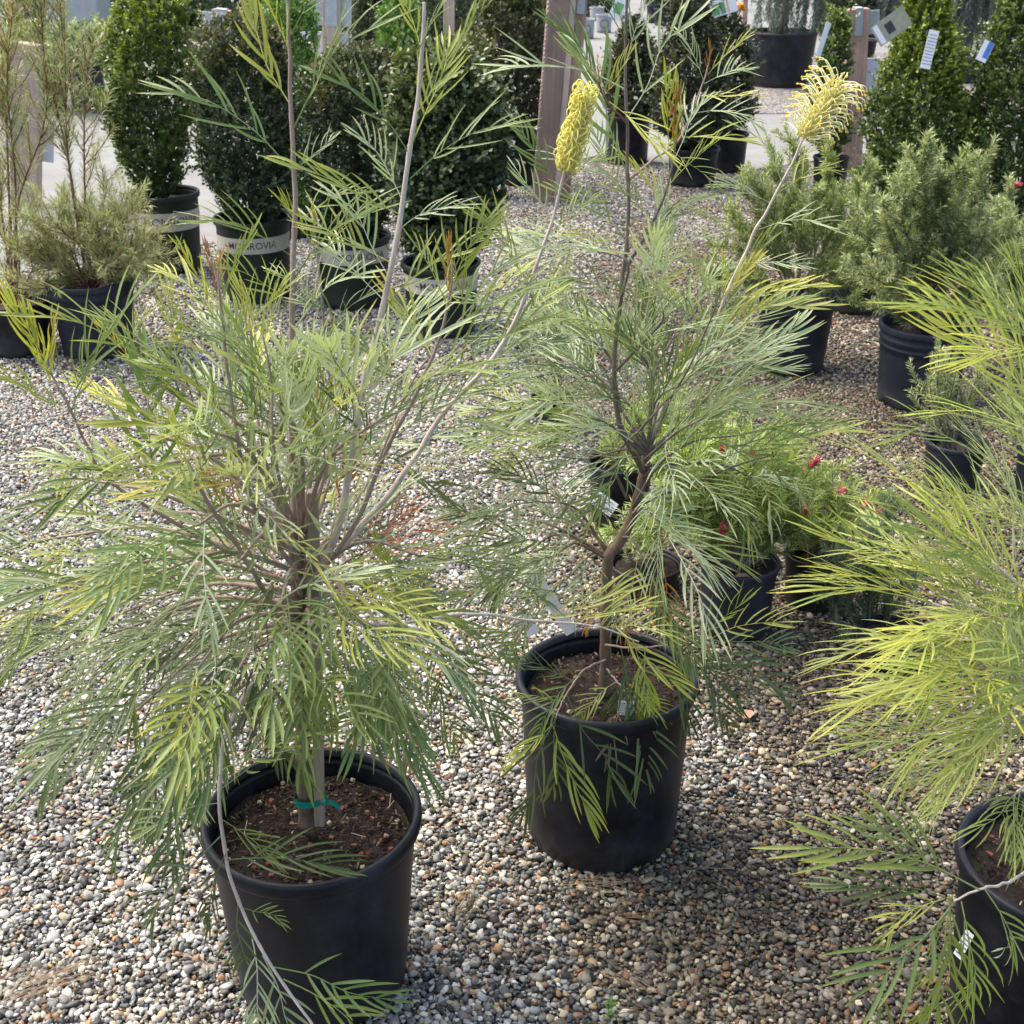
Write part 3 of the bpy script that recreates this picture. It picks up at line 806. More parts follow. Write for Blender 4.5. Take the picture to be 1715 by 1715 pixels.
class Shrub:
    def __init__(s, p, label, name="grevillea_shrub", base=None, seed=1, group="large fern-leaved shrubs in pots"):
        s.o3 = np.array(base if base else (p['x'], p['Y'], p['zs'])); s.Y = s.o3[1]
        s.root = empty(name, tuple(s.o3), label, "shrub", group); s.rr = random.Random(seed); s.n = 0
    def pt(s, px, py, dy=0): return np.array(P(px, py, s.Y + dy)) - s.o3
    def stem(s, pts_, r0, r1, mat='bark', name="branch", n=22, sides=7, parent=None):
        path = smooth_path([s.pt(*q) if len(q) == 3 and abs(q[0]) > 3 or q[0] == 0 else q for q in pts_], n)
        w = np.random.default_rng(len(pts_) * 7 + int(abs(pts_[0][0]))).normal(0, r1 * .35, path.shape); w[0] = 0; w[-1] = 0; w *= (.35 if name == 'trunk' else 1)
        path = path + w
        k = 1.0 if name == 'trunk' else .66
        n2 = n * 3; path2 = smooth_path(path, n2); rr3 = np.linspace(r0 * k, r1 * k, n2) * (1 + (.16 * (np.arange(n2) % 7 == 3) if name != 'trunk' else .05 * np.sin(np.arange(n2) * 1.7)))
        mb = MB(); tube(mb, path2, rr3, sides)
        o = mb.build(name, M[mat], parent if parent else s.root)
        return o, path
    def leaf(s, parent, pos, d, size, kind='m', pal=GREEN, roll=None, up=None):
        d = Vector(d).normalized()
        upv = Vector(up) if up is not None else Vector((s.rr.gauss(0, .35), s.rr.gauss(-.25, .35), 1))
        x = d.cross(upv)
        if x.length < .05: x = d.cross(Vector((0, -1, .2)))
        x.normalize(); z = x.cross(d).normalized()
        m = Matrix((x, d, z)).transposed()
        o = bpy.data.objects.new("leaf", s.rr.choice(FR[kind]))
        sc = Matrix.Diagonal((size * s.rr.choice((-1, 1)) * s.rr.uniform(.85, 1.1), size, size * s.rr.uniform(.8, 1.2)))
        o.matrix_local = Matrix.Translation(Vector(pos)) @ (m @ sc).to_4x4()
        c = s.rr.choice(pal); k = s.rr.uniform(.82, 1.18)
        o.color = (c[0] * k, c[1] * k, c[2] * k, 1)
        link(o, parent); s.n += 1
        return o
    def hleaf(s, parent, a, b_, dy=0, dyt=0, kind='m', pal=GREEN, up=(0, -.5, 1)):
        p0 = s.pt(a[0], a[1], dy); p1 = s.pt(b_[0], b_[1], dyt); d = (p1 - p0) * (.72 if kind == 'b' else 1)
        return s.leaf(parent, p0, d, np.linalg.norm(d) * .92, kind, pal, up=up)
    def clothe(s, parent, path, t0, t1, step, size, kind='m', pal=GREEN, droop=0.0, ang=(.7, 1.15), tip=None, up=None, pull=(0, 0, 0)):
        pp, dd, tt = along(path, step, t0, t1)
        a0 = s.rr.uniform(0, 6)
        for i, (p0, d) in enumerate(zip(pp, dd)):
            a = a0 + i * 2.4
            d = Vector(d); ref = Vector((0, 0, 1)) if abs(d.z) < .85 else Vector((1, 0, 0))
            u = d.cross(ref).normalized(); v = d.cross(u)
            rad_ = u * math.cos(a) + v * math.sin(a)
            th = s.rr.uniform(*ang)
            q = d * math.cos(th) + rad_ * math.sin(th) + Vector((0, 0, -droop)) + Vector(pull)
            s.leaf(parent, p0, q, size * s.rr.uniform(.75, 1.2) * (1 - .15 * tt[i]), kind, s.rr.choice(pal) if isinstance(pal[0], list) else pal, up=up)
        if tip:
            k, tp, n, sz = tip
            e = path[-1]; d = Vector(tangents(path)[-1])
            for i in range(n):
                q = perp_dir(d, s.rr, s.rr.uniform(.05, .4))
                s.leaf(parent, e, q, sz * s.rr.uniform(.7, 1.1), k, tp)

# ================================================================== plant A (front left)
pa = POTS['A']
A = Shrub(pa, "tall fern-leaved shrub in front on the left, with one golden curled flower spike", seed=5)
tr, tpath = A.stem([(514, 1385, 0), (509, 1240, .005), (503, 1100, .0), (500, 980, .0), (492, 900, .01)], .0145, .010, 'trunk', "trunk", 26, 10)
s1, p1 = A.stem([(500, 950, .0), (489, 780, .03), (488, 600, .04), (492, 440, .05), (492, 280, .05), (487, 180, .05), (485, 60, .05), (476, -80, .05)], .0085, .003)
s2, p2 = A.stem([(507, 985, .0), (560, 900, -.02), (590, 760, -.03), (608, 650, -.03), (630, 560, -.03), (662, 420, -.03), (682, 290, -.03), (701, 150, -.02), (710, 30, -.02), (709, 4, -.02)], .0095, .003, 'palebark')
s3, p3 = A.stem([(507, 990, -.01), (590, 885, -.06), (640, 770, -.07), (690, 670, -.08), (735, 570, -.08), (757, 470, -.08), (757, 440, -.08)], .0065, .002)
s4, p4 = A.stem([(507, 985, .02), (610, 875, .02), (680, 790, .04), (745, 690, .06), (830, 595, .06), (885, 480, .06), (925, 370, .06), (946, 282, .06)], .0085, .0028, 'palebark')
s5, p5 = A.stem([(500, 960, -.03), (430, 860, -.1), (400, 740, -.12), (380, 620, -.12), (366, 480, -.12), (352, 430, -.12)], .0055, .002)
s6, p6 = A.stem([(500, 960, .03), (450, 800, .1), (425, 640, .12), (418, 510, .12)], .005, .002)
h = A.hleaf
# the tall left stem
for q in [((488, 285), (288, 112)), ((484, 172), (392, -22), 'y', YELL), ((492, 215), (614, 18)), ((487, 60), (560, -60)), ((487, 90), (420, -50), 'y', LIME),
          ((489, 290), (560, 225), 'm', SILV), ((490, 430), (335, 345)), ((490, 380), (600, 300), 'm', LIME), ((491, 470), (610, 330)), ((490, 520), (370, 425), 'm', LIME),
          ((489, 560), (590, 440), 'm', SILV), ((488, 640), (600, 540)), ((488, 690), (395, 560)), ((487, 720), (590, 640), 'm', LIME)]:
    h(s1, q[0], q[1], .05, .05 + A.rr.uniform(-.08, .08), q[2] if len(q) > 2 else 'm', q[3] if len(q) > 3 else GREEN)
for q in [((684, 255), (556, 100)), ((697, 190), (822, -5), 'y', LIME), ((686, 300), (862, 176)), ((703, 75), (650, -60), 'y', YELL), ((700, 88), (770, -40)), ((672, 360), (480, 262), 'y', LIME),
          ((668, 385), (770, 322), 'm', SILV), ((655, 440), (498, 352), 'm', LIME), ((650, 462), (560, 300), 'm', SILV), ((640, 520), (775, 395), 'm', LIME), ((640, 500), (540, 400), 'm', SILV),
          ((622, 590), (500, 480)), ((618, 610), (740, 480), 'm', SILV), ((607, 660), (690, 560), 'm', LIME), ((600, 720), (510, 600)), ((595, 760), (700, 640)), ((676, 340), (600, 210), 'm', SILV),
          ((690, 240), (760, 60), 'm', LIME)]:
    h(s2, q[0], q[1], -.03, -.03 + A.rr.uniform(-.08, .08), q[2] if len(q) > 2 else 'm', q[3] if len(q) > 3 else GREEN)
for q in [((754, 500), (748, 362), 'b', BRONZE), ((752, 520), (700, 405), 'y', LIME), ((752, 520), (812, 345), 'm', LIME), ((745, 545), (880, 405)), ((735, 575), (905, 452)), ((725, 600), (650, 470), 'y', YELL),
          ((700, 655), (905, 520)), ((690, 675), (600, 560)), ((660, 735), (800, 640)), ((640, 775), (560, 660), 'm', DARK), ((730, 590), (640, 520), 'm', SILV)]:
    h(s3, q[0], q[1], -.08, -.08 + A.rr.uniform(-.1, .1), q[2] if len(q) > 2 else 'm', q[3] if len(q) > 3 else GREEN)
for q in [((935, 330), (880, 195), 'm', GREEN), ((938, 315), (1010, 250)), ((925, 370), (860, 270), 'm', SILV), ((915, 395), (1010, 320)), ((900, 450), (1020, 400)), ((885, 480), (800, 340), 'm', LIME),
          ((860, 540), (960, 470), 'm', LIME), ((840, 580), (950, 560)), ((800, 630), (900, 640)), ((770, 660), (870, 560)), ((720, 730), (830, 700)), ((700, 760), (790, 790), 'm', SILV)]:
    h(s4, q[0], q[1], .06, .06 + A.rr.uniform(-.1, .1), q[2] if len(q) > 2 else 'm', q[3] if len(q) > 3 else GREEN)
for q in [((364, 500), (340, 372), 'b', BRONZE), ((366, 510), (296, 410), 'y', YELL), ((368, 520), (420, 375), 'y', LIME), ((370, 545), (275, 430), 'm', LIME), ((375, 590), (480, 470), 'm', LIME),
          ((378, 610), (290, 560), 'y', YELL), ((385, 660), (230, 590)), ((390, 690), (490, 580)), ((365, 480), (375, 395), 'b', BRONZE)]:
    h(s5, q[0], q[1], -.12, -.12 + A.rr.uniform(-.1, .1), q[2] if len(q) > 2 else 'm', q[3] if len(q) > 3 else GREEN)
for q in [((420, 560), (412, 482), 'b', BRONZE), ((420, 570), (360, 500), 'm', LIME), ((422, 590), (500, 480), 'm', GREEN), ((430, 660), (540, 560)), ((425, 630), (330, 540))]:
    h(s6, q[0], q[1], .12, .12 + A.rr.uniform(-.1, .1), q[2] if len(q) > 2 else 'm', q[3] if len(q) > 3 else GREEN)
for (pts_, lst) in (([(500, 960, 0), (560, 760, .1), (548, 600, .12), (530, 420, .12), (526, 380, .12)], [((528, 400), (520, 330), 'b', BRONZE), ((530, 420), (470, 330), 'y', LIME), ((532, 440), (600, 350), 'm', LIME), ((540, 520), (450, 440), 'm', GREEN), ((545, 560), (640, 470), 'm', GREEN)]),
                    ([(500, 950, -.02), (460, 760, -.2), (455, 640, -.22), (440, 560, -.22)], [((442, 570), (400, 470), 'y', YELL), ((442, 570), (470, 470), 'y', LIME), ((450, 620), (360, 540), 'm', GREEN), ((455, 650), (530, 560), 'm', GREEN), ((458, 720), (380, 640), 'm', DARK)]),
                    ([(500, 970, 0), (330, 820, .1), (250, 680, .14), (225, 600, .14)], [((228, 610), (170, 540), 'y', YELL), ((228, 610), (230, 510), 'm', LIME), ((240, 650), (140, 610), 'm', GREEN), ((250, 680), (320, 590), 'm', GREEN)]),
                    ([(505, 975, -.02), (620, 800, .1), (690, 640, .14), (800, 500, .14)], [((795, 508), (880, 440), 'm', LIME), ((780, 530), (760, 420), 'm', LIME), ((740, 580), (850, 550), 'm', GREEN), ((720, 600), (680, 500), 'm', GREEN), ((660, 700), (780, 660), 'm', SILV)])):
    bo, _q = A.stem(pts_, .0042, .0016)
    for q in lst: h(bo, q[0], q[1], pts_[-1][2], pts_[-1][2] + A.rr.uniform(-.06, .06), q[2], q[3])
# spreading branches of the body: (start y on the trunk, tip px, tip py, dY, palette, drooping, bronze tip)
body = [(1040, 230, 1190, -.12, DARK, .7), (1040, 300, 1230, -.02, DARK, .8), (1030, 190, 1060, -.02, DARK, .35), (1050, 350, 1210, .08, DARK, .7), (1000, 110, 1010, .08, GREEN, .2),
        (930, 130, 800, -.10, GREEN, .0), (960, 95, 900, .0, GREEN, .05), (980, 120, 970, -.15, GREEN, .1), (1000, 170, 1040, .05, GREEN, .25), (1010, 190, 1110, -.10, GREEN, .45),
        (1020, 270, 1120, -.20, DARK, .6), (930, 150, 700, -.05, GREEN, -.1), (905, 235, 690, .1, GREEN, -.2), (900, 300, 640, -.1, LIME, -.2), (905, 250, 780, -.2, GREEN, -.1),
        (950, 230, 860, .1, GREEN, .0), (960, 260, 960, -.25, GREEN, .2), (1030, 330, 1120, -.28, LIME, .5), (1040, 400, 1120, -.3, GREEN, .6), (1000, 270, 1040, .2, DARK, .3),
        (890, 400, 680, .15, GREEN, -.3), (890, 350, 720, -.25, LIME, -.2), (880, 450, 660, -.1, GREEN, -.4), (880, 530, 640, .1, DARK, -.4), (900, 560, 680, -.15, GREEN, -.3),
        (920, 330, 880, -.3, GREEN, .1), (950, 640, 930, .1, DARK, .1), (970, 700, 930, -.05, DARK, .2), (1010, 640, 1060, -.2, GREEN, .45), (1020, 700, 1090, -.05, GREEN, .5), (1010, 720, 1050, .15, DARK, .4),
        (1040, 590, 1120, -.2, GREEN, .6), (1040, 640, 1140, .1, OLD, .6), (1040, 480, 1130, .2, DARK, .5), (1050, 520, 1110, -.25, GREEN, .6), (1030, 410, 1060, .25, OLD, .3),
        (960, 420, 800, -.2, GREEN, -.1), (930, 470, 740, -.25, LIME, -.2), (1000, 470, 1010, -.3, GREEN, .3), (1010, 430, 1040, -.1, DARK, .4), (960, 540, 840, .2, DARK, -.1), (1000, 590, 1030, -.15, GREEN, .3), (930, 600, 700, .1, GREEN, -.3), (900, 640, 700, -.2, GREEN, -.2),
        (990, 560, 1000, -.3, LIME, .3), (960, 430, 900, .25, DARK, .1), (900, 620, 760, .2, DARK, -.1), (940, 400, 940, -.32, GREEN, .15)]
for i, (sy, ex, ey, dy, pal, dr) in enumerate(body):
    fx = 506; st = A.pt(fx, sy, .0); en = A.pt(ex, ey, dy)
    mid = st * .5 + en * .5 + np.array([A.rr.gauss(0, .02), A.rr.gauss(0, .02), .05 * (1 if dr < .3 else .9)])
    path = smooth_path([st, mid, en], 12)
    mb = MB(); tube(mb, path, np.linspace(.0045, .0018, 12), 5); bo = mb.build("branch", M['bark'], A.root)
    mixp = [pal, pal, GREEN, DARK if dr > .2 else SILV, LIME if A.rr.random() < .35 else GREEN, SILV]
    if i % 6 == 5 and dr < .3: continue
    A.clothe(bo, path, .30, .98, .058, A.rr.uniform(.17, .225), 'm', mixp, droop=dr * .9, ang=(.35, 1.1), tip=('m', pal, 2, .2) if (i % 4 or dr > .2) else ('y', YELL, 2, .14), pull=(0, 0, .28 if dr < .05 else 0))
# outer named branches
b7, q7 = A.stem([(470, 1035, -.05), (410, 935, -.22), (360, 860, -.28), (325, 800, -.3), (312, 770, -.3)], .006, .0025)
A.clothe(b7, q7, .35, .95, .06, .2, 'm', [GREEN, LIME], droop=.0)
h(b7, (322, 800), (200, 830), -.3, -.33, 'y', YELL); h(b7, (318, 790), (285, 700), -.3, -.3, 'y', YELL); h(b7, (330, 815), (350, 690), -.3, -.25)
b8, q8 = A.stem([(490, 980, 0), (300, 880, -.06), (180, 800, -.1), (125, 700, -.12), (82, 620, -.12)], .005, .0022)
A.clothe(b8, q8, .35, .8, .06, .2, 'm', [GREEN, LIME])
for q in [((80, 630), (22, 488), 'y', YELL), ((84, 640), (45, 520), 'y', YELL), ((118, 690), (215, 488), 'm', GREEN), ((110, 690), (-20, 612), 'y', LIME), ((125, 705), (150, 560), 'm', GREEN), ((85, 640), (85, 530), 'y', YELL)]:
    h(b8, q[0], q[1], -.12, -.13, q[2], q[3])
# branch that hangs over the pot's left rim
b9, q9 = A.stem([(500, 1120, -.02), (430, 1140, -.16), (382, 1220, -.22), (368, 1320, -.23), (378, 1440, -.245), (412, 1540, -.26), (455, 1620, -.28), (512, 1700, -.30), (540, 1745, -.31)], .0056, .003, 'palebark')
for q in [((365, 1345), (222, 1380)), ((368, 1370), (470, 1440)), ((370, 1400), (215, 1560), 'm', DARK), ((378, 1430), (330, 1560), 'm', DARK), ((380, 1440), (560, 1440)), ((400, 1500), (410, 1640), 'm', GREEN),
          ((405, 1520), (480, 1540), 'm', GREEN), ((460, 1620), (660, 1680)), ((475, 1640), (640, 1740), 'm', LIME), ((420, 1560), (440, 1730), 'm', SILV), ((370, 1300), (250, 1240)), ((372, 1290), (560, 1190)),
          ((380, 1230), (250, 1300)), ((372, 1320), (500, 1230), 'm', GREEN), ((440, 1600), (500, 1760), 'm', SILV)]:
    h(b9, q[0], q[1], -.25, -.25 + A.rr.uniform(-.05, .03), q[2] if len(q) > 2 else 'm', q[3] if len(q) > 3 else GREEN)
b10, q10 = A.stem([(495, 1060, 0), (400, 1100, -.12), (330, 1180, -.16), (300, 1250, -.17)], .004, .0018)
A.clothe(b10, q10, .4, 1, .05, .2, 'm', [GREEN, DARK], droop=.7, ang=(.3, .7), tip=('m', GREEN, 3, .2))
# long pale branch reaching right across the second pot
b11, q11 = A.stem([(512, 1040, -.02), (660, 1045, -.06), (780, 1028, -.05), (900, 1040, -.02), (1000, 1050, .02), (1070, 1075, .05)], .0048, .0018, 'palebark')
for q in [((905, 1038), (1060, 985), 'y', LIME), ((960, 1040), (1090, 1010), 'y', LIME), ((1040, 1060), (1140, 1160), 'y', LIME), ((1000, 1050), (1130, 1050), 'm', LIME), ((1060, 1070), (1100, 1190), 'm', LIME), ((790, 1030), (890, 980)),
          ((740, 1032), (860, 1110), 'm', GREEN), ((680, 1040), (640, 900), 'y', YELL), ((670, 1042), (730, 930), 'm', LIME), ((650, 1045), (600, 940), 'y', LIME), ((680, 1045), (610, 1160), 'm', GREEN), ((720, 1035), (740, 1180), 'm', GREEN)]:
    h(b11, q[0], q[1], -.03, -.03 + A.rr.uniform(-.05, .05), q[2], q[3]) if len(q) > 2 else h(b11, q[0], q[1], -.03, -.03)
b12, q12 = A.stem([(507, 985, .05), (600, 930, .1), (660, 905, .12)], .003, .0015, 'redbark')
for q in [((600, 930), (730, 870)), ((610, 930), (720, 915)), ((590, 935), (690, 850)), ((470, 930), (330, 930)), ((560, 860), (600, 740)), ((430, 880), (340, 780)), ((380, 850), (335, 760))]:
    h(b12, q[0], q[1], .1, .1, 'm', RED)

# flower spikes: each curled style is an object
def style_mesh(open_, seed):
    rr = random.Random(seed); mb = MB()
    if open_:
        e = rr.uniform(-.006, .006)
        pth = smooth_path([(0, 0, 0), (0, .014, .004), (e * .5, .029, .010), (e, .042, .012), (e, .049, .006)], 10)
        tube(mb, pth, np.linspace(.0012, .0008, 10), 5, col=np.array((.95, .91, .64)))
        v = pth[-1]; tube(mb, [v, v + np.array([0, .0022, -.002]), v + np.array([0, .003, -.004])], [.001, .0019, .0008], 6, col=np.array((.92, .70, .06)))
    else:
        a = np.linspace(0, 4.6, 13)            # a C that leaves outwards and curls back over itself
        pth = np.column_stack([np.linspace(0, .003, 13), .006 + .0085 * np.sin(a), .0085 * (1 - np.cos(a))])
        pth = np.vstack([[0, -.002, 0], pth])
        tube(mb, pth, .00095, 5, col=np.array((.96, .90, .26)))
        v = pth[-1]; tube(mb, [v - np.array([0, 0, .001]), v, v + np.array([0, .001, -.001])], [.001, .002, .001], 5, col=np.array((.85, .8, .2)))
    tube(mb, smooth_path([(0, 0, 0), (0, .006, -.001), (.001, .010, .003)], 5), [.001, .0026, .0028, .002, .001], 5, col=np.array((.80, .72, .24)))
    return mb.mesh("style", M['petal'])
SC = [style_mesh(False, i) for i in range(3)]; SO = [style_mesh(True, i) for i in range(3)]
def flower_spike(shrub, parent, a, b_, dy, n, rad_, meshes, seed, lab, taper=.5, tilt=.3):
    rr = random.Random(seed)
    p0 = shrub.pt(a[0], a[1], dy); p1 = shrub.pt(b_[0], b_[1], dy + .01); ax = Vector(p1 - p0); ln = ax.length; ax.normalize()
    mb = MB(); tube(mb, smooth_path([p0, (p0 + p1) / 2, p1], 8), [.002, rad_ * .5, rad_ * .6, rad_ * .6, rad_ * .55, rad_ * .5, rad_ * .3, .002], 8, col=np.array((.78, .72, .28)))
    fo = mb.build("flower_spike", M['petal'], parent); tag(fo, lab)
    for i in range(n):
        t = (i + .5) / n; an = i * 2.39996
        ref = Vector((0, 0, 1)) if abs(ax.z) < .8 else Vector((1, 0, 0))
        u = ax.cross(ref).normalized(); v = ax.cross(u); rd = u * math.cos(an) + v * math.sin(an)
        rs = rad_ * .45
        pos = Vector(p0) + ax * ln * t + rd * rs
        d = (rd + ax * (tilt + rr.gauss(0, .12))).normalized()
        z = (ax - d * ax.dot(d)).normalized(); x = d.cross(z)
        x = (x + Vector((rr.gauss(0, .35), rr.gauss(0, .35), rr.gauss(0, .35)))); x = (x - d * x.dot(d)).normalized(); z = x.cross(d)
        s_ = rr.uniform(.72, 1.0) * (1.05 - taper * abs(t - .35))
        o = bpy.data.objects.new("style", rr.choice(meshes))
        o.matrix_local = Matrix.Translation(pos) @ (Matrix((x, d, z)).transposed() @ Matrix.Diagonal((s_, s_, s_))).to_4x4()
        link(o, fo)
flower_spike(A, s4, (946, 288), (982, 150), .06, 150, .017, SC, 3, "golden flower spike with tightly curled styles", .3, .15)

# ================================================================== wooden stake and green tie beside the trunk of A
sb = A.pt(536, 1380, -.014) + A.o3; stt = A.pt(524, 822, -.014) + A.o3
stake = empty("wooden_stake", (sb[0], sb[1], pa['zs']), "square wooden stake standing against the trunk in the front left pot", "stake")
axis = stt - sb; hgt = np.linalg.norm(axis); axd = Vector(axis).normalized()
q = axd.to_track_quat('Z', 'Y').to_matrix()
mb = MB(); box(mb, Vector((sb + stt) / 2) - stake.location, (.0165, .0165, hgt), q, .0012); mb.build("stake_shaft", M['stakewood'], stake, False)
mb = MB(); zt = np.array(A.pt(526, 1332, 0) + A.o3)
loop = [np.array([zt[0] - .030 + .0 + .0 * k, zt[1], zt[2]]) for k in range(0)]
cxm, cym, czm = zt[0] - .004, zt[1] - .006, zt[2]
ring = [np.array([cxm + .0285 * math.cos(t) - .001, cym + .0215 * math.sin(t), czm + .003 * math.cos(t)]) for t in np.linspace(0, 2 * math.pi, 25)]
V = []; f = []
for k_, rp in enumerate(ring):
    V += [rp + np.array([0, 0, -.006]), rp + np.array([0, 0, .006])]
    if k_ < 24: f.append((2 * k_, 2 * k_ + 2, 2 * k_ + 3, 2 * k_ + 1))
mb.add(V, f)
tl = [np.array([cxm + .024, cym - .018, czm + .004]), np.array([cxm + .036, cym - .024, czm + .009]), np.array([cxm + .052, cym - .028, czm - .001])]
V = []
for k_, rp in enumerate(tl): V += [rp + np.array([0, 0, -.004]), rp + np.array([.002, 0, .0045])]
mb.add(V, [(0, 2, 3, 1), (2, 4, 5, 3)])
box(mb, (cxm + .024, cym - .0195, czm + .004), (.007, .006, .012), None, .002)
tie = mb.build("plant_tie", M['tie'], None); tag(tie, "green plastic tape tied round the trunk and the stake", "tie")

# ================================================================== plant B (middle)
pb = POTS['B']
Bp = Shrub(pb, "fern-leaved shrub on a bare crooked trunk in the middle, with one cream open flower spike", seed=9)
bt, _ = Bp.stem([(1010, 1195, 0), (1014, 1100, 0), (1016, 1010, 0), (1018, 940, 0), (1045, 895, .01), (1068, 840, .02), (1082, 770, .02), (1088, 745, .02)], .0125, .0085, 'trunk', "trunk", 26, 10)
t1, u1 = Bp.stem([(1084, 765, .02), (1058, 740, .02), (1035, 700, .02), (1028, 620, .02), (1035, 530, .02), (1046, 440, .02), (1052, 330, .02), (1049, 200, .02), (1048, 60, .02), (1052, -60, .02)], .0088, .003, 'darkbark')
t2, u2 = Bp.stem([(1045, 455, .02), (1078, 400, .01), (1108, 340, .0), (1125, 280, .0), (1135, 200, .0), (1120, 165, .0)], .0042, .0016, 'darkbark')
t3, u3 = Bp.stem([(1054, 300, .02), (1090, 270, .05), (1140, 230, .06), (1180, 130, .06), (1190, 90, .06)], .004, .0016)
t4, u4 = Bp.stem([(1086, 750, .02), (1112, 680, .06), (1160, 620, .1), (1205, 520, .12), (1240, 440, .12), (1280, 360, .12), (1318, 290, .12), (1351, 222, .12)], .0065, .0028, 'palebark')
t5, u5 = Bp.stem([(1050, 835, .01), (1030, 770, -.03), (1090, 700, -.06), (1140, 640, -.08), (1180, 560, -.08), (1210, 480, -.08)], .0045, .0018, 'darkbark')
t6, u6 = Bp.stem([(1048, 205, .02), (1010, 160, .0), (1000, 110, .0)], .003, .0014, 'redbark')
hb = Bp.hleaf
for par, dy, lst in ((t1, .02, [((1048, 110), (1110, -60), 'm', SILV), ((1050, 200), (1150, 10), 'm', SILV), ((1048, 70), (940, -60), 'm', GREEN), ((1048, 150), (840, 90), 'm', SILV), ((1050, 60), (1000, -50), 'm', GREEN),
        ((1050, 290), (960, 60), 'm', GREEN), ((1052, 320), (940, 250), 'm', SILV), ((1050, 400), (930, 300)), ((1046, 430), (960, 380), 'm', LIME), ((1040, 500), (930, 450)), ((1036, 530), (1130, 440), 'm', LIME),
        ((1032, 590), (920, 560), 'm', SILV), ((1030, 640), (900, 600)), ((1034, 680), (930, 640), 'm', LIME), ((1050, 420), (1150, 330)), ((1040, 470), (1160, 420)), ((1031, 610), (1120, 500)), ((1050, 340), (990, 210), 'm', SILV),
        ((1040, 700), (920, 740)), ((1060, 740), (960, 790), 'm', DARK)]),
    (t2, .0, [((1125, 280), (1110, 130), 'y', LIME), ((1128, 250), (1140, 110), 'b', BRONZE), ((1122, 200), (1130, 120), 'b', BRONZE), ((1128, 270), (1190, 150), 'm', SILV), ((1110, 340), (1040, 250), 'y', YELL), ((1120, 310), (1200, 230), 'y', LIME), ((1100, 360), (1190, 320)), ((1095, 375), (1030, 300), 'm', LIME)]),
    (t3, .06, [((1185, 120), (1190, 50), 'b', BRONZE), ((1185, 125), (1250, 60), 'y', LIME), ((1180, 140), (1260, 110), 'm', SILV), ((1170, 160), (1270, 160), 'y', YELL), ((1160, 190), (1280, 190), 'm', SILV), ((1140, 230), (1260, 230), 'y', LIME), ((1180, 140), (1140, 40), 'm', SILV), ((1120, 245), (1210, 320), 'm', GREEN), ((1150, 210), (1120, 130), 'm', SILV)]),
    (t4, .12, [((1310, 305), (1250, 200), 'm', SILV), ((1318, 290), (1370, 240), 'm', LIME), ((1300, 325), (1400, 260), 'm', LIME), ((1290, 340), (1200, 300), 'm', SILV), ((1270, 385), (1390, 360), 'm', SILV), ((1250, 420), (1170, 350), 'y', YELL), ((1240, 440), (1350, 440), 'm', SILV),
        ((1225, 480), (1290, 380), 'y', LIME), ((1215, 500), (1380, 470), 'y', YELL), ((1200, 530), (1390, 500), 'y', LIME), ((1190, 560), (1110, 470), 'y', LIME), ((1180, 590), (1320, 560), 'm', SILV), ((1160, 620), (1310, 620), 'm', GREEN), ((1140, 650), (1290, 600), 'm', GREEN), ((1120, 680), (1280, 680), 'm', SILV), ((1110, 690), (1230, 740))]),
    (t5, -.08, [((1208, 490), (1215, 400), 'b', YELL), ((1205, 500), (1270, 430), 'y', YELL), ((1200, 520), (1150, 420), 'y', LIME), ((1185, 560), (1100, 480), 'm', GREEN), ((1170, 590), (1300, 500), 'y', LIME), ((1150, 625), (1230, 540), 'm', SILV), ((1130, 650), (1050, 560), 'm', GREEN), ((1110, 680), (1160, 580), 'y', LIME),
        ((1080, 710), (990, 620)), ((1060, 740), (950, 690), 'm', SILV), ((1040, 790), (930, 850), 'm', DARK), ((1035, 780), (980, 900), 'm', GREEN), ((1045, 800), (1160, 890), 'm', SILV)]),
    (t6, .0, [((1004, 125), (1000, 80), 'b', BRONZE), ((1015, 160), (985, 95), 'b', BRONZE), ((1012, 160), (1060, 85), 'y', YELL), ((1020, 170), (1130, 260), 'y', LIME), ((1005, 140), (960, 90), 'y', LIME), ((1020, 175), (930, 20), 'm', GREEN)])):
    for q in lst:
        hb(par, q[0], q[1], dy, dy + Bp.rr.uniform(-.08, .08), q[2] if len(q) > 2 else 'm', q[3] if len(q) > 3 else GREEN)
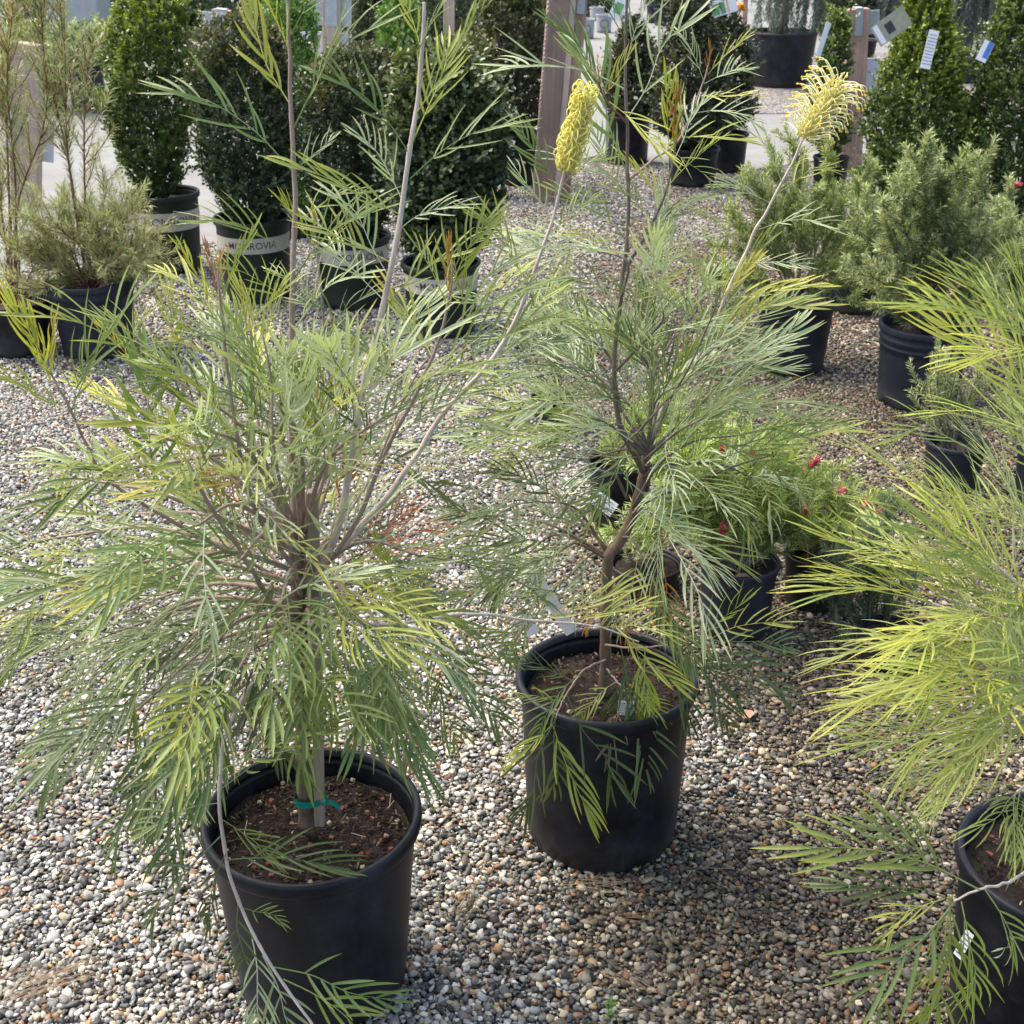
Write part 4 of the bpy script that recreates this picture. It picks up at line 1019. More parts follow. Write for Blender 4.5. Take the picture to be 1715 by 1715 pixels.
bodyB = [((1085, 750), 1150, 640, .0, SILV, -.2), ((1085, 750), 1040, 560, -.05, GREEN, -.2), ((1040, 690), 960, 560, .05, SILV, -.2), ((1032, 620), 1110, 520, .0, SILV, -.2), ((1084, 760), 1210, 640, .05, SILV, -.1), ((1084, 760), 1230, 560, .15, GREEN, -.2), ((1075, 790), 1000, 700, -.12, SILV, 0), ((1060, 850), 1150, 790, -.15, SILV, .1), ((1036, 660), 920, 660, .08, GREEN, 0), ((1040, 500), 1000, 420, .03, SILV, -.2),
         ((1022, 935), 900, 840, -.05, DARK, .35), ((1022, 935), 860, 870, .05, DARK, .4), ((1022, 940), 930, 930, -.12, DARK, .5), ((1022, 930), 880, 930, .08, DARK, .6), ((1024, 925), 960, 840, .1, DARK, .3), ((1022, 940), 950, 970, .0, DARK, .6),
         ((1075, 800), 1230, 730, .0, GREEN, .0), ((1080, 780), 1260, 800, .12, SILV, .1), ((1080, 770), 1180, 700, -.12, GREEN, .0),
         ((1040, 900), 1090, 960, -.1, GREEN, .7), ((1060, 860), 1120, 900, -.14, SILV, .5), ((1085, 750), 1000, 640, .1, GREEN, .0), ((1085, 750), 960, 720, .0, GREEN, .1), ((1085, 750), 1080, 620, .12, SILV, -.1), ((1085, 750), 1130, 560, .1, GREEN, -.1),
         ((1078, 790), 980, 770, -.1, DARK, .3), ((1060, 850), 1300, 760, .05, LIME, .1), ((1085, 750), 940, 600, .15, SILV, 0), ((1085, 755), 900, 690, .12, LIME, .1)]
for i, (s0, ex, ey, dy, pal, dr) in enumerate(bodyB):
    st = Bp.pt(s0[0], s0[1], .01); en = Bp.pt(ex, ey, dy)
    mid = st * .5 + en * .5 + np.array([Bp.rr.gauss(0, .02), Bp.rr.gauss(0, .02), .03])
    path = smooth_path([st, mid, en], 12); mb = MB(); tube(mb, path, np.linspace(.0034, .0013, 12), 5)
    bo = mb.build("branch", M['trunk' if pal is DARK else 'darkbark'], Bp.root)
    Bp.clothe(bo, path, .28, .98, .046, .175, 't' if pal is SILV else 'm', [pal, pal, GREEN, SILV], droop=dr * .8, ang=(.4, 1.0), tip=('m', pal, 2, .18))
# low growth hanging over the rim
for (pts_, pal, lst) in (
    ([(1014, 1105, -.02), (975, 1125, -.1), (945, 1170, -.16), (925, 1215, -.2)], GREEN, [((928, 1210), (850, 1290), 'y', LIME), ((926, 1215), (985, 1380), 'y', LIME), ((930, 1200), (930, 1350), 'm', DARK), ((945, 1175), (860, 1160), 'm', LIME), ((950, 1165), (1045, 1330), 'm', DARK), ((960, 1140), (870, 1100), 'm', GREEN), ((975, 1125), (880, 1230), 'm', GREEN), ((930, 1205), (870, 1380), 'm', DARK)]),
    ([(1014, 1080, -.02), (1060, 1085, -.08), (1120, 1080, -.12), (1190, 1070, -.12)], GREEN, [((1180, 1072), (1340, 1080), 'm', GREEN), ((1175, 1075), (1330, 1170), 'm', GREEN), ((1130, 1080), (1260, 1180), 'm', DARK), ((1110, 1082), (1170, 1230), 'm', DARK), ((1160, 1075), (1250, 1000), 'm', LIME), ((1080, 1085), (1080, 1200), 'y', LIME), ((1060, 1088), (1020, 1210), 'm', DARK), ((1190, 1070), (1310, 1030), 'm', LIME), ((1150, 1076), (1240, 1240), 'm', DARK), ((1040, 1085), (1060, 1250), 'm', DARK)]),
    ([(1016, 1120, -.02), (1040, 1150, -.08), (1060, 1180, -.13)], GREEN, [((1050, 1160), (1010, 1290), 'm', OLD), ((1055, 1170), (1090, 1320), 'm', GREEN), ((1035, 1140), (960, 1200), 'm', LIME), ((1045, 1150), (1120, 1200), 'm', LIME)])):
    bo, path = Bp.stem(pts_, .0035, .0016, 'bark')
    for q in lst: hb(bo, q[0], q[1], pts_[-1][2], pts_[-1][2] + Bp.rr.uniform(-.06, .02), q[2], q[3])
bo, path = Bp.stem([(1016, 1000, 0), (1050, 985, .02), (1090, 960, .04)], .002, .001, 'bark')
for q in [((1020, 1000), (1060, 1080)), ((1022, 990), (975, 1060)), ((1110, 950), (1120, 1050)), ((1115, 950), (1075, 1010))]: hb(bo, q[0], q[1], .02, .02, 'm', BRONZE)
flower_spike(Bp, t4, (1346, 232), (1408, 134), .12, 170, .022, SO, 8, "cream flower spike with long open styles tipped yellow", .1, .12)

# ================================================================== plant C (right edge, yellow-green)
pc = POTS['C']
Cc = Shrub(pc, "dense yellow-green fern-leaved shrub filling the right edge, trunk out of frame", seed=21)
YG = [(.28, .34, .075), (.33, .37, .08), (.22, .28, .08), (.40, .41, .08)]
PG = [(.25, .30, .09), (.29, .33, .11), (.26, .29, .09)]
ct, _ = Cc.stem([(1790, 1455, 0), (1795, 1250, 0), (1790, 1050, 0), (1800, 850, .0), (1800, 640, .02)], .016, .006, 'trunk', "trunk", 24, 8)
bodyC = [(1060, 1640, 1030, -.2, YG), (1130, 1580, 1170, .08, YG), (1070, 1560, 1010, -.1, YG), (1140, 1640, 1120, -.15, YG), (850, 1740, 700, .05, YG), (920, 1740, 800, -.15, PG), (980, 1720, 870, .1, PG), (1000, 1610, 900, -.05, YG),
         (1010, 1660, 940, -.15, YG), (1030, 1600, 970, .1, PG), (1050, 1580, 1000, -.05, YG), (1080, 1590, 1070, .05, PG), (1100, 1620, 1120, -.1, YG),
         (1150, 1640, 1190, -.12, YG), (1180, 1570, 1230, -.02, PG), (1200, 1650, 1270, .05, PG), (1240, 1700, 1330, -.15, PG), 
         (1150, 1720, 1100, -.25, YG), (1200, 1710, 1200, -.25, PG), (1000, 1740, 1050, .2, PG)]
for i, (sy, ex, ey, dy, pal) in enumerate(bodyC):
    st = Cc.pt(1792, sy + 60, 0); en = Cc.pt(ex, ey, dy)
    mid = st * .5 + en * .5 + np.array([Cc.rr.gauss(0, .015), Cc.rr.gauss(0, .02), .02])
    path = smooth_path([st, mid, en], 12); mb = MB(); tube(mb, path, np.linspace(.004, .0016, 12), 5)
    bo = mb.build("branch", M['palebark' if i % 3 else 'bark'], Cc.root)
    Cc.clothe(bo, path, .38, .98, .040, .18, 't', [pal, pal, PG, YG, LIME], droop=.02, ang=(.25, 1.0), tip=('t', pal, 2, .18), pull=(-.08, 0, .05))
bo, path = Cc.stem([(1790, 1400, -.05), (1700, 1470, -.22), (1640, 1490, -.26), (1595, 1510, -.27)], .004, .002, 'palebark')
for q in [((1600, 1510), (1440, 1700), 'm', GREEN), ((1600, 1510), (1400, 1460), 'm', GREEN), ((1595, 1500), (1560, 1660), 't', PG), ((1640, 1490), (1350, 1390), 'm', PG), ((1590, 1500), (1570, 1720), 'm', LIME), ((1650, 1490), (1720, 1620), 'm', PG), ((1600, 1500), (1460, 1560), 'm', LIME), ((1690, 1470), (1710, 1380), 'm', PG), ((1580, 1440), (1450, 1380), 'm', GREEN), ((1610, 1510), (1640, 1700), 't', PG)]:
    Cc.hleaf(bo, q[0], q[1], -.27, -.27, q[2], q[3])
h_ = Cc.hleaf
b0, _p = Cc.stem([(1800, 700, 0), (1760, 600, -.1), (1730, 540, -.12)], .004, .002, 'palebark')
for q in [((1740, 560), (1590, 452)), ((1750, 580), (1540, 470)), ((1745, 575), (1560, 500)), ((1740, 560), (1640, 440)), ((1760, 590), (1600, 590)), ((1735, 550), (1700, 430)), ((1640, 700), (1560, 690)), ((1640, 760), (1490, 700))]:
    h_(b0, q[0], q[1], -.1, -.12, 't', YG)

# ================================================================== needle shrubs
NG = [(.31, .38, .14), (.38, .46, .20), (.21, .28, .09), (.48, .54, .26), (.36, .38, .13)]
NS = [(.34, .40, .19), (.42, .48, .24), (.22, .28, .12), (.54, .58, .33)]
NB = [(.31, .42, .10), (.38, .48, .13), (.44, .52, .19), (.21, .30, .08)]
OL = [(.44, .48, .19), (.54, .58, .27), (.34, .38, .14), (.62, .65, .34), (.38, .34, .18)]
def fan(cx, cy, n, rx, ry, dyr, seed, a0=-.1, a1=1.1, inner=.62):
    rr = random.Random(seed); out = []
    for i in range(n):
        t = a0 + (a1 - a0) * (i + rr.uniform(.1, .9)) / n; k = rr.uniform(inner, 1)
        out.append((cx + rx * k * math.cos(math.pi * (1 - t)), cy - ry * k * math.sin(math.pi * t), rr.uniform(-dyr, dyr)))
    return out
needle_shrub(POTS['E1'], "soft green needle shrub in the blue-grey pot, behind the cream flower", fan(1335, 470, 22, 150, 240, .22, 3), NG, L=.030, Wd=.0046, side=11, seed=3, step=.0052)
needle_shrub(POTS['E3'], "biggest pale green needle shrub, in the pot with raised rings", fan(1560, 500, 32, 165, 285, .28, 4, -.05, 1.05, .5), NS, L=.030, Wd=.0048, side=12, seed=4, step=.0054)
needle_shrub(POTS['E2'], "loose needle shrub filling the gap over the plain green pot", fan(1440, 440, 14, 80, 170, .15, 6), NG, L=.030, Wd=.0046, side=11, seed=6, step=.0055)
needle_shrub(None, "pale needle shrub at the right edge above the yellow-green sprays", fan(1715, 470, 16, 110, 170, .15, 7), NS, L=.030, Wd=.0048, side=11, seed=7, step=.0055, base=tuple(G(1730, 610)) , flowers=.01)
needle_shrub(POTS['s4'], "sprawling bright green needle shrub with red flowers, in the scuffed grey pot", fan(1235, 900, 20, 190, 220, .25, 8, 0, 1, .5), NB, L=.032, Wd=.004, side=11, seed=8, step=.0045, flowers=.09, sidelen=(.08, .16))
needle_shrub(POTS['s5'], "low twiggy needle shrub with a few red flowers in a black pot", fan(1375, 880, 16, 100, 90, .2, 9, -.15, 1.15, .5), NG, L=.024, Wd=.0028, side=9, seed=9, step=.004, flowers=.08)
needle_shrub(POTS['s2'], "fresh green needle shrub behind the forked trunk, leaning right", fan(1120, 780, 16, 120, 130, .15, 10, .05, 1.0, .5), NB, L=.028, Wd=.003, side=10, seed=10, step=.004, flowers=.05)
needle_shrub(POTS['s1'], "thin pale-leaved young shrub in the small pot behind, far middle", fan(925, 640, 12, 110, 260, .12, 11, .1, .9, .4), NS, L=.034, Wd=.003, side=8, seed=11, step=.008, per=2)
needle_shrub(POTS['s3'], "dusty green needle shrub low behind the trunk base", fan(1090, 930, 8, 110, 70, .15, 12, .1, .9), NS, L=.026, Wd=.0028, side=7, seed=12, step=.005)
needle_shrub(POTS['s6'], "rosemary-like upright sprigs above the dark pot near the right edge", fan(1590, 720, 9, 80, 190, .1, 13, .15, .85, .5), NS, L=.022, Wd=.0028, side=3, seed=13, step=.0035)
needle_shrub(None, "dark green needle ground shrub between the red-flowered twigs and the right sprays", fan(1450, 1000, 14, 90, 170, .12, 14, .0, 1.0, .4), [(.10, .17, .08), (.14, .22, .11), (.19, .27, .15)], L=.024, Wd=.0028, side=9, seed=14, step=.004, base=tuple(G(1460, 1075)))
needle_shrub(POTS['s8'], "dark needle shrub at the right edge below the pale one", fan(1745, 730, 10, 90, 130, .12, 15), NG, L=.024, Wd=.003, side=9, seed=15, step=.004)
# wispy thread-leaved shrubs on the left
needle_shrub(POTS['D'], "wispy olive thread-leaved shrub with two tall red stems in the weathered pot",
             fan(140, 440, 34, 150, 130, .22, 16, -.22, 1.2, .3) + [(255, 400, -.05), (262, 440, -.1), (60, 400, .1), (200, 350, .0), (230, 340, -.05), (180, 300, .05)], OL, L=.046, Wd=.0032, side=11, seed=16, step=.0068, stem='redbark', per=2, spread=(.35, 1.0), group="wispy thread-leaved shrubs", name="thread_leaf_shrub", sidelen=(.10, .20), droop=.1)
needle_shrub(POTS['D2'], "second wispy thread-leaved shrub at the left edge with a long bare red stem",
             [(20, 20, .0), (84, 130, .0), (-10, 120, .0), (30, -60, .05), (-30, 300, 0), (20, 380, -.1), (-20, 420, 0), (60, 440, -.1), (-5, 330, .1)], OL, L=.052, Wd=.0034, side=9, seed=17, step=.0095, stem='redbark', per=2, spread=(.35, 1.0), group="wispy thread-leaved shrubs", name="thread_leaf_shrub", side_t=.35, base_r=.0055, sidelen=(.12, .24))
needle_shrub(POTS['D'], "tall airy thread-leaved stem rising beside the weathered wooden post",
             [(68, -40, .05), (96, -30, .05), (150, 90, .05)], OL, L=.052, Wd=.0034, side=9, seed=18, step=.0095, stem='redbark', per=2, spread=(.35, 1.0), group="wispy thread-leaved shrubs", name="thread_leaf_shrub", side_t=.3, base_r=.0055, sidelen=(.12, .24))

# ================================================================== boxwoods
BD = [(.052, .088, .042), (.075, .115, .056), (.036, .064, .033), (.11, .15, .08)]
BM = [(.075, .125, .032), (.11, .17, .038), (.05, .09, .027)]
BT = [(.06, .075, .035), (.09, .10, .045), (.045, .06, .03), (.12, .12, .06)]
GP = "clipped boxwood shrubs"
broad_shrub(POTS['M1'], "tall narrow boxwood with bright yellow-green tips, in the banded pot nearest the path", [(330, 16, 262), (300, 36, 258), (250, 60, 253), (180, 70, 250), (110, 72, 250), (50, 70, 252), (15, 58, 256), (-20, 30, 262)], BM, n=2400, seed=1, top_young=(.34, .40, .04), lump=.26, upb=.8)
broad_shrub(POTS['M2'], "dark column boxwood with bronze-tinted top, second in its row", [(372, 28, 425), (330, 62, 420), (260, 78, 412), (180, 82, 405), (110, 78, 400), (60, 66, 400), (34, 30, 400)], BD, n=2600, seed=2, top_young=(.15, .135, .04), lump=.2)
broad_shrub(POTS['M3'], "dark boxwood behind the twin tall stems, third in its row", [(395, 30, 592), (350, 62, 592), (270, 76, 590), (180, 78, 592), (120, 68, 595), (84, 34, 598)], BD, n=2400, seed=3, top_young=(.15, .14, .045), lump=.2)
broad_shrub(POTS['M4'], "biggest round boxwood, dark green with pale new leaves, left of the mesh-wrapped post", [(440, 34, 745), (390, 72, 746), (300, 92, 748), (220, 92, 746), (140, 84, 744), (98, 60, 742), (76, 26, 742)], BD, n=3200, seed=4, top_young=(.17, .20, .06), lump=.2, L=.025, Wd=.017)
broad_shrub(POTS['M5'], "bright green boxwood seen between the second and third dark ones", [(350, 20, 492), (250, 34, 490), (150, 46, 486), (60, 50, 484), (10, 40, 480), (-20, 20, 480)], [(.12, .24, .04), (.16, .30, .06)], n=1500, seed=5, top_young=(.2, .34, .06))
broad_shrub(POTS['k1'], "tall dark shrub behind, in the black pot with a small white sticker", [(228, 22, 868), (190, 42, 866), (120, 52, 862), (50, 52, 858), (-20, 44, 855), (-60, 20, 855)], BT, n=1900, seed=6, top_young=(.16, .17, .04), L=.022, Wd=.013)
broad_shrub(POTS['g1'], "brownish boxwood between the biggest one and the tall dark shrub", [(250, 24, 800), (200, 34, 795), (130, 42, 792), (80, 30, 790), (62, 14, 790)], BT, n=1000, seed=7, top_young=(.2, .17, .05), L=.022, Wd=.013)
broad_shrub(POTS['k2'], "small cone-shaped boxwood directly right of the wooden post", [(196, 26, 1055), (170, 44, 1056), (120, 42, 1058), (80, 32, 1060), (50, 18, 1060), (32, 5, 1060)], BT, n=1300, seed=8, L=.022, Wd=.013)
broad_shrub(POTS['k3'], "wide cone-shaped boxwood behind the bronze-tipped sprays", [(240, 30, 1160), (210, 62, 1160), (160, 64, 1158), (100, 52, 1156), (50, 38, 1155), (0, 26, 1154), (-30, 8, 1154)], BT, n=2000, seed=9, L=.022, Wd=.013)
broad_shrub(POTS['k4'], "cone-shaped boxwood carrying a green picture tag and an orange bloom", [(215, 18, 1222), (180, 40, 1224), (120, 40, 1220), (60, 34, 1215), (25, 20, 1214), (10, 6, 1214)], BT, n=1100, seed=10, L=.022, Wd=.013)
broad_shrub(POTS['E4'], "thin open boxwood left of the sign post, with a white stake tag", [(258, 14, 1392), (225, 30, 1392), (180, 30, 1382), (120, 26, 1392), (60, 20, 1404), (20, 10, 1406)], BM, n=800, seed=11, L=.022, Wd=.013, top_young=(.2, .28, .05))
bR1 = tuple(G(1545, 395)); bR2 = tuple(G(1700, 400))
broad_shrub(None, "broad pyramid boxwood with printed tags and lime side growth, right of the sign post", [(380, 60, 1540), (300, 96, 1540), (220, 92, 1542), (150, 74, 1545), (80, 52, 1548), (20, 36, 1552), (-30, 20, 1555)], BM, n=4200, seed=12, base=bR1, top_young=(.30, .36, .03), lump=.22, stems=9, young_side=.9)
broad_shrub(None, "pyramid boxwood cut by the right edge, with a blue and white tag", [(390, 50, 1700), (300, 92, 1700), (200, 88, 1704), (120, 70, 1708), (60, 50, 1712), (10, 40, 1720), (-30, 20, 1725)], BM, n=3600, seed=13, base=bR2, top_young=(.18, .24, .04), lump=.22, stems=9)
broad_shrub(POTS['V1'], "small cream-variegated bush in front of the concrete block", [(112, 30, 145), (90, 58, 140), (68, 60, 140), (50, 44, 138), (42, 20, 138)], [(.30, .36, .18), (.48, .50, .30), (.12, .2, .08)], n=900, seed=14, name="variegated_shrub", group="small background shrubs", L=.03, Wd=.014)
broad_shrub(POTS['V2'], "yellowish small bush at the far left behind the thread-leaved stems", [(120, 26, 60), (90, 50, 55), (60, 46, 50), (40, 20, 48)], [(.26, .32, .12), (.4, .42, .2)], n=600, seed=15, name="variegated_shrub", group="small background shrubs", L=.03, Wd=.014)
# far row of shrubs along the top
FARB = [("dark shrub at the top left of the tub, behind the pyramid boxwood's tag", 1550, 84, 52, 150, BD), ("dark shrub behind the weeping conifer at the top right", 1655, 74, 52, 150, BD), ("dark shrub directly behind the strapped sign post", 1405, 62, 40, 110, BT),
        ("dark shrub behind the hooked metal strap", 350, 74, 36, 120, BD), ("olive shrub behind the grey tag marked 1", 525, 92, 40, 130, BT), ("dark shrub right of the steel-plated post", 590, 84, 40, 130, BD),
        ("dark shrub behind the pale twin stem's tip", 712, 84, 38, 130, BD), ("dark shrub touching the post's left side at the top", 848, 66, 40, 120, BD), ("small dark shrub over the far black pots on the concrete", 1120, 12, 46, 60, BT),
        ("dark shrub behind the green picture tag", 1190, 16, 44, 80, BD), ("dark low shrub at the top right of the concrete block", 235, 34, 40, 70, BD), ("dark shrub left of the concrete block at the top", 22, 60, 50, 120, BD),
        ("dark clipped shrub at the top, behind the bracketed posts, first from the left", 300, 62, 46, 110, BD), ("dark clipped shrub at the top between the first two bracket posts", 395, 66, 50, 130, BD),
        ("bright green clipped shrub at the top above the bright boxwood", 455, 96, 40, 120, [(.12, .24, .04), (.16, .30, .06)]), ("brown-tinged shrub at the top right of the second bracket post", 622, 110, 34, 150, BT),
        ("bright green small-leaved shrub at the top between the tall twin stems", 668, 118, 34, 130, [(.14, .28, .05), (.19, .35, .07)]), ("dark shrub at the top behind the pale leaf sprays", 748, 100, 52, 130, BD),
        ("dim shrub at the top left of the wooden post", 890, 120, 32, 170, BT), ("dark shrub at the top above the white-grey pots", 1010, 28, 42, 70, BD), ("dark shrub at the top right of the tub", 1440, 60, 44, 110, BD), ("olive shrub at the top above the small black pots", 800, 60, 46, 110, BT)]
for i, (lab, cx, by_, hw, ht, pal) in enumerate(FARB):
    g = G(cx, by_)
    if by_ > 70: g = G(cx, by_ - 20)
    broad_shrub(None, lab, [(by_, hw * .7, cx), (by_ - ht * .4, hw, cx), (by_ - ht * .8, hw * .8, cx), (by_ - ht * 1.05, hw * .3, cx)], pal, n=900, seed=30 + i, base=tuple(g), L=.032, Wd=.02, shoot=(.08, .16), group="background shrubs along the top", name="background_shrub", stems=3)

# weeping conifers at the top
def weeping(label, cx, basey, topy, hw, pal, seed, base=None, n=70):
    rr = random.Random(seed)
    g = Vector(base) if base else G(cx, basey)
    root = empty("weeping_conifer", tuple(g), label, "tree", "weeping conifers at the back")
    o3 = np.array(g); top = np.array(P(cx, topy, g.y)) - o3; s_ = ppm(P(cx, (basey + topy) / 2, g.y)); rw = hw / s_
    mb = MB(); tube(mb, smooth_path([(0, 0, 0), (.03, 0, top[2] * .5), (0, 0, top[2])], 10), np.linspace(.05, .015, 10), 7); mb.build("trunk", M['darkbark'], root)
    tb = MB(); nb = MB()
    for i in range(n):
        a = rr.uniform(0, 6.28); z0 = top[2] * rr.uniform(.45, 1.0); q = rw * rr.uniform(.35, 1)
        e = np.array([math.cos(a) * q, math.sin(a) * q * .8, z0 + .05]); zl = max(.02, z0 - top[2] * rr.uniform(.3, .75))
        pth = smooth_path([(0, 0, z0), e * np.array([.6, .6, 1.03]), e, np.array([e[0] * 1.03 + rr.gauss(0, .02), e[1], (z0 + zl) / 2]), np.array([e[0] + rr.gauss(0, .04), e[1], zl])], 14)
        tube(tb, pth, np.linspace(.006, .002, 14), 4)
        pp, dd, tt = along(pth, .012, .25); pp = np.repeat(pp, 5, 0); dd = np.repeat(dd, 5, 0)
        scatter_leaves(nb, pp + N.normal(0, .012, pp.shape), dd, .05, .007, pick_cols(len(pp), pal), (.3, .9), up=-.2)
    tb.build("branches", M['darkbark'], root)
    o = nb.build("needles", M['needle'], root); o["kind"] = "stuff"
WB = [(.13, .17, .14), (.18, .22, .19), (.09, .125, .10), (.24, .28, .25)]
weeping("weeping blue-grey conifer in the very wide tub", 1310, 60, -190, 70, WB, 1, base=(POTS['big']['x'], POTS['big']['Y'], POTS['big']['zs']))
weeping("weeping conifer at the top behind the printed tag", 1480, 70, -140, 55, WB, 2, base=tuple(G(1480, 62)), n=60)
weeping("weeping conifer at the top between the two pyramid boxwoods", 1605, 115, -140, 70, WB, 3, base=tuple(G(1610, 122)), n=90)
weeping("weeping conifer at the top right corner", 1700, 60, -170, 60, WB, 4, base=tuple(G(1705, 50)), n=70)
# tubs under the back row, far left to right
for i, (cx, ry, w, by_, m_, lab, gp) in enumerate([
        (300, 22, 62, 66, B_, "far black pot under the first dark shrub at the top left", "far pots"), (395, 26, 66, 72, B_, "far black pot behind the first bracket post", "far pots"),
        (505, 60, 44, 108, B_, "far black pot left of the second bracket post, with a grey tag", "far pots"), (690, 62, 40, 98, B_, "far black pot with a white sticker behind the tall pale stem", "far pots"),
        (800, 44, 44, 80, B_, "far black pot behind the brownish boxwood", "far pots"),
        (982, 32, 30, 66, M['greypot'], "pale grey pot with a round emblem, nearest the wooden post", "pale grey pots"), (1012, 24, 28, 56, M['greypot'], "pale grey pot second from the wooden post", "pale grey pots"), (1000, 12, 26, 36, M['greypot'], "pale grey pot farthest behind the other two", "pale grey pots"),
        (1112, 14, 34, 44, B_, "far black pot with a white sticker on the concrete", "far pots"), (1140, 10, 34, 38, B_, "far black pot right behind the stickered one", "far pots"), (1098, 8, 30, 40, BG, "far grey pot left of the stickered one", "far pots"),
        (1440, 66, 60, 108, B_, "far dark tub behind the sign post", "far pots"), (1610, 98, 66, 142, B_, "far dark tub between the two pyramid boxwoods", "far pots"), (1705, 20, 70, 62, B_, "far dark tub at the top right corner", "far pots"),
        (14, 112, 60, 186, BG, "grey pot at the left edge behind the weathered post", "far pots")]):
    pot('f%d' % i, cx, ry, w, by_, m_, lab, taper=.85, seg=24, group=gp)
def emblem(key):
    p = POTS[key]; rt = p['root']; a = front - rt.rotation_euler.z
    mb = MB(); pth = []
    rr_ = p['R'] * .93 + .004
    for t in np.linspace(0, 2 * math.pi, 22):
        x = math.cos(t) * .06; z = p['h'] * .5 + math.sin(t) * .05; aa = a + x / rr_
        pth.append((rr_ * math.cos(aa), rr_ * math.sin(aa), z))
    tube(mb, pth, .004, 4, cap=False); mb.build("emblem", M['ink'], rt)
emblem('f5'); emblem('f6')

# ================================================================== posts, brackets and boards
def at_px(cx, topy, basey, w_px, yy=None):
    g = G(cx, basey); t = P(cx, topy, g.y); return g, t, w_px / ppm((g + t) / 2)
def post(label, bx_, basey, tx, topy, w_px, mat, bracket=None, boards=(), depth=.09, group="wooden posts"):
    g = G(bx_, basey); top = P(tx, topy, g.y); wd = w_px / ppm((g + top) / 2)
    root = empty("wooden_post", tuple(g), label, "post", group)
    ax = top - g; q = ax.to_track_quat('Z', 'Y').to_matrix()
    # keep the faces square to the view: width along X
    z = ax.normalized(); x = (Vector((1, 0, 0)) - z * z.x).normalized(); y = z.cross(x); q = Matrix((x, y, z)).transposed()
    mb = MB(); box(mb, ax / 2, (wd, depth, ax.length), q, .004); mb.build("timber", mat, root, False)
    if bracket:
        bw, bh, ww = bracket              # strap half width px etc. in metres
        mb = MB(); c = ax - z * bh / 2
        box(mb, c + y * -(depth / 2 + .004), (bw, .005, bh), q, .002)
        box(mb, ax + z * .005, (bw, depth + .016, .006), q, .002); mb.build("strap", M['steel'], root, False)
        for sg in (-1, 1):
            mb = MB(); box(mb, ax - z * (bh * .55) + x * sg * (wd / 2 + ww / 2 + .002) + y * .0, (ww, .006, bh * .9), q, .002); mb.build("bracket_plate", M['steel'], root, False)
        for zz in (.3, .75):
            mb = MB(); c2 = c + y * -(depth / 2 + .008) + z * bh * (.5 - zz)
            ring_ = [(c2 + (x * math.cos(t) + z * math.sin(t)) * .008) for t in np.linspace(0, 2 * math.pi, 9)[:-1]]
            mb.add([tuple(v) for v in ring_] + [tuple(v - y * .005) for v in ring_], [tuple(range(8, 16))] + [(i, (i + 1) % 8, 8 + (i + 1) % 8, 8 + i) for i in range(8)]); mb.build("bolt", M['steel'], root, False)
    for (zf, ww, hh, m2) in boards:
        mb = MB(); box(mb, ax * zf + y * (depth / 2 + .008), (ww, .008, hh), q, .003); mb.build("sign_board", m2, root, False)
    return root, g, ax, (x, y, z), wd
post("weathered grey post at the left edge behind the thread-leaved stems", 44, 345, 45, 72, 46, M['greywood'], None, ((.40, .30, .22, M['signwhite']),))
r0, g0, ax0, fr0, wd0 = post("red-brown mesh-wrapped post leaning left of the golden flower, pale lath on its side", 908, 338, 940, -60, 36, M['redwood'], None)
x0, y0, z0 = fr0
mb = MB(); q0 = Matrix(fr0).transposed(); box(mb, ax0 / 2 + x0 * (wd0 / 2 + .021) - y0 * .015, (.038, .05, ax0.length * .99), q0, .002); mb.build("lath", M['palewood'], r0, False)
mb = MB(); box(mb, ax0 / 2 + x0 * (wd0 / 2 + .075) + y0 * .02, (.065, .06, ax0.length * .98), q0, .003); mb.build("timber", M['redwood'], r0, False)
mb = MB(); box(mb, ax0 * .86 + x0 * (wd0 / 2 + .07) - y0 * .014, (.05, .005, .14), q0, .002); mb.build("bracket_plate", M['steel'], r0, False)
# wire mesh stapled over the post front
mb = MB(); nx, nz = 5, 46; ln0 = ax0.length
for i in range(-nz, nz + nx):
    pass
pts_w = []
cell = wd0 / 5
for k_ in range(int(ln0 / cell) + 5):
    for sg in (1, -1):
        a0_ = k_ * cell
        s_pt = -wd0 / 2 * sg; e_pt = wd0 / 2 * sg
        z_a, z_b = a0_, a0_ + wd0
        if z_b > ln0: continue
        pa_ = x0 * s_pt + z0 * z_a - y0 * .048; pb_ = x0 * e_pt + z0 * z_b - y0 * .048
        tube(mb, [tuple(pa_), tuple(pb_)], .0013, 3, cap=False)
wm = mb.build("wire_mesh", M['wire'], r0, False); wm["kind"] = "stuff"
post("red-brown sign post on the right with a galvanised strap and two pale boards", 1424, 285, 1437, 14, 34, M['redwood'], (.05, .17, .075), ((.58, .36, .24, M['signwhite']),))
post("weathered post with a hooked metal strap behind the dark column boxwood", 371, 190, 371, 16, 30, M['greywood'], (.095, .28, .085), ())
post("weathered post with steel plates behind the twin tall stems", 556, 200, 556, -30, 30, M['greywood'], (.10, .34, .085), ((.55, .26, .2, M['signwhite']),))
post("thin red-brown post behind the bright-tipped boxwood", 272, 40, 262, -60, 18, M['redwood'])
post("grey post at the top with dark plates, behind the pale stem", 752, 150, 752, -60, 18, M['greywood'], (.09, .2, .16), ())
post("thin pinkish post at the top beside the green picture tag", 1246, 60, 1250, -60, 8, M['redwood'])
post("pale thin post at the top right corner", 1678, 40, 1682, -60, 14, M['palewood'])
# concrete block, top left
g = G(128, 68); t = P(128, -40, g.y); s_ = ppm(g)
cb = MB(); box(cb, (0, .3, (t.z) / 2), (86 / s_, .6, t.z), None, .02); o = cb.build("concrete_block", M['block'], None, False); o.location = (g.x, g.y, .012)
tag(o, "large rough grey concrete block at the top left behind the variegated bush", "concrete block")

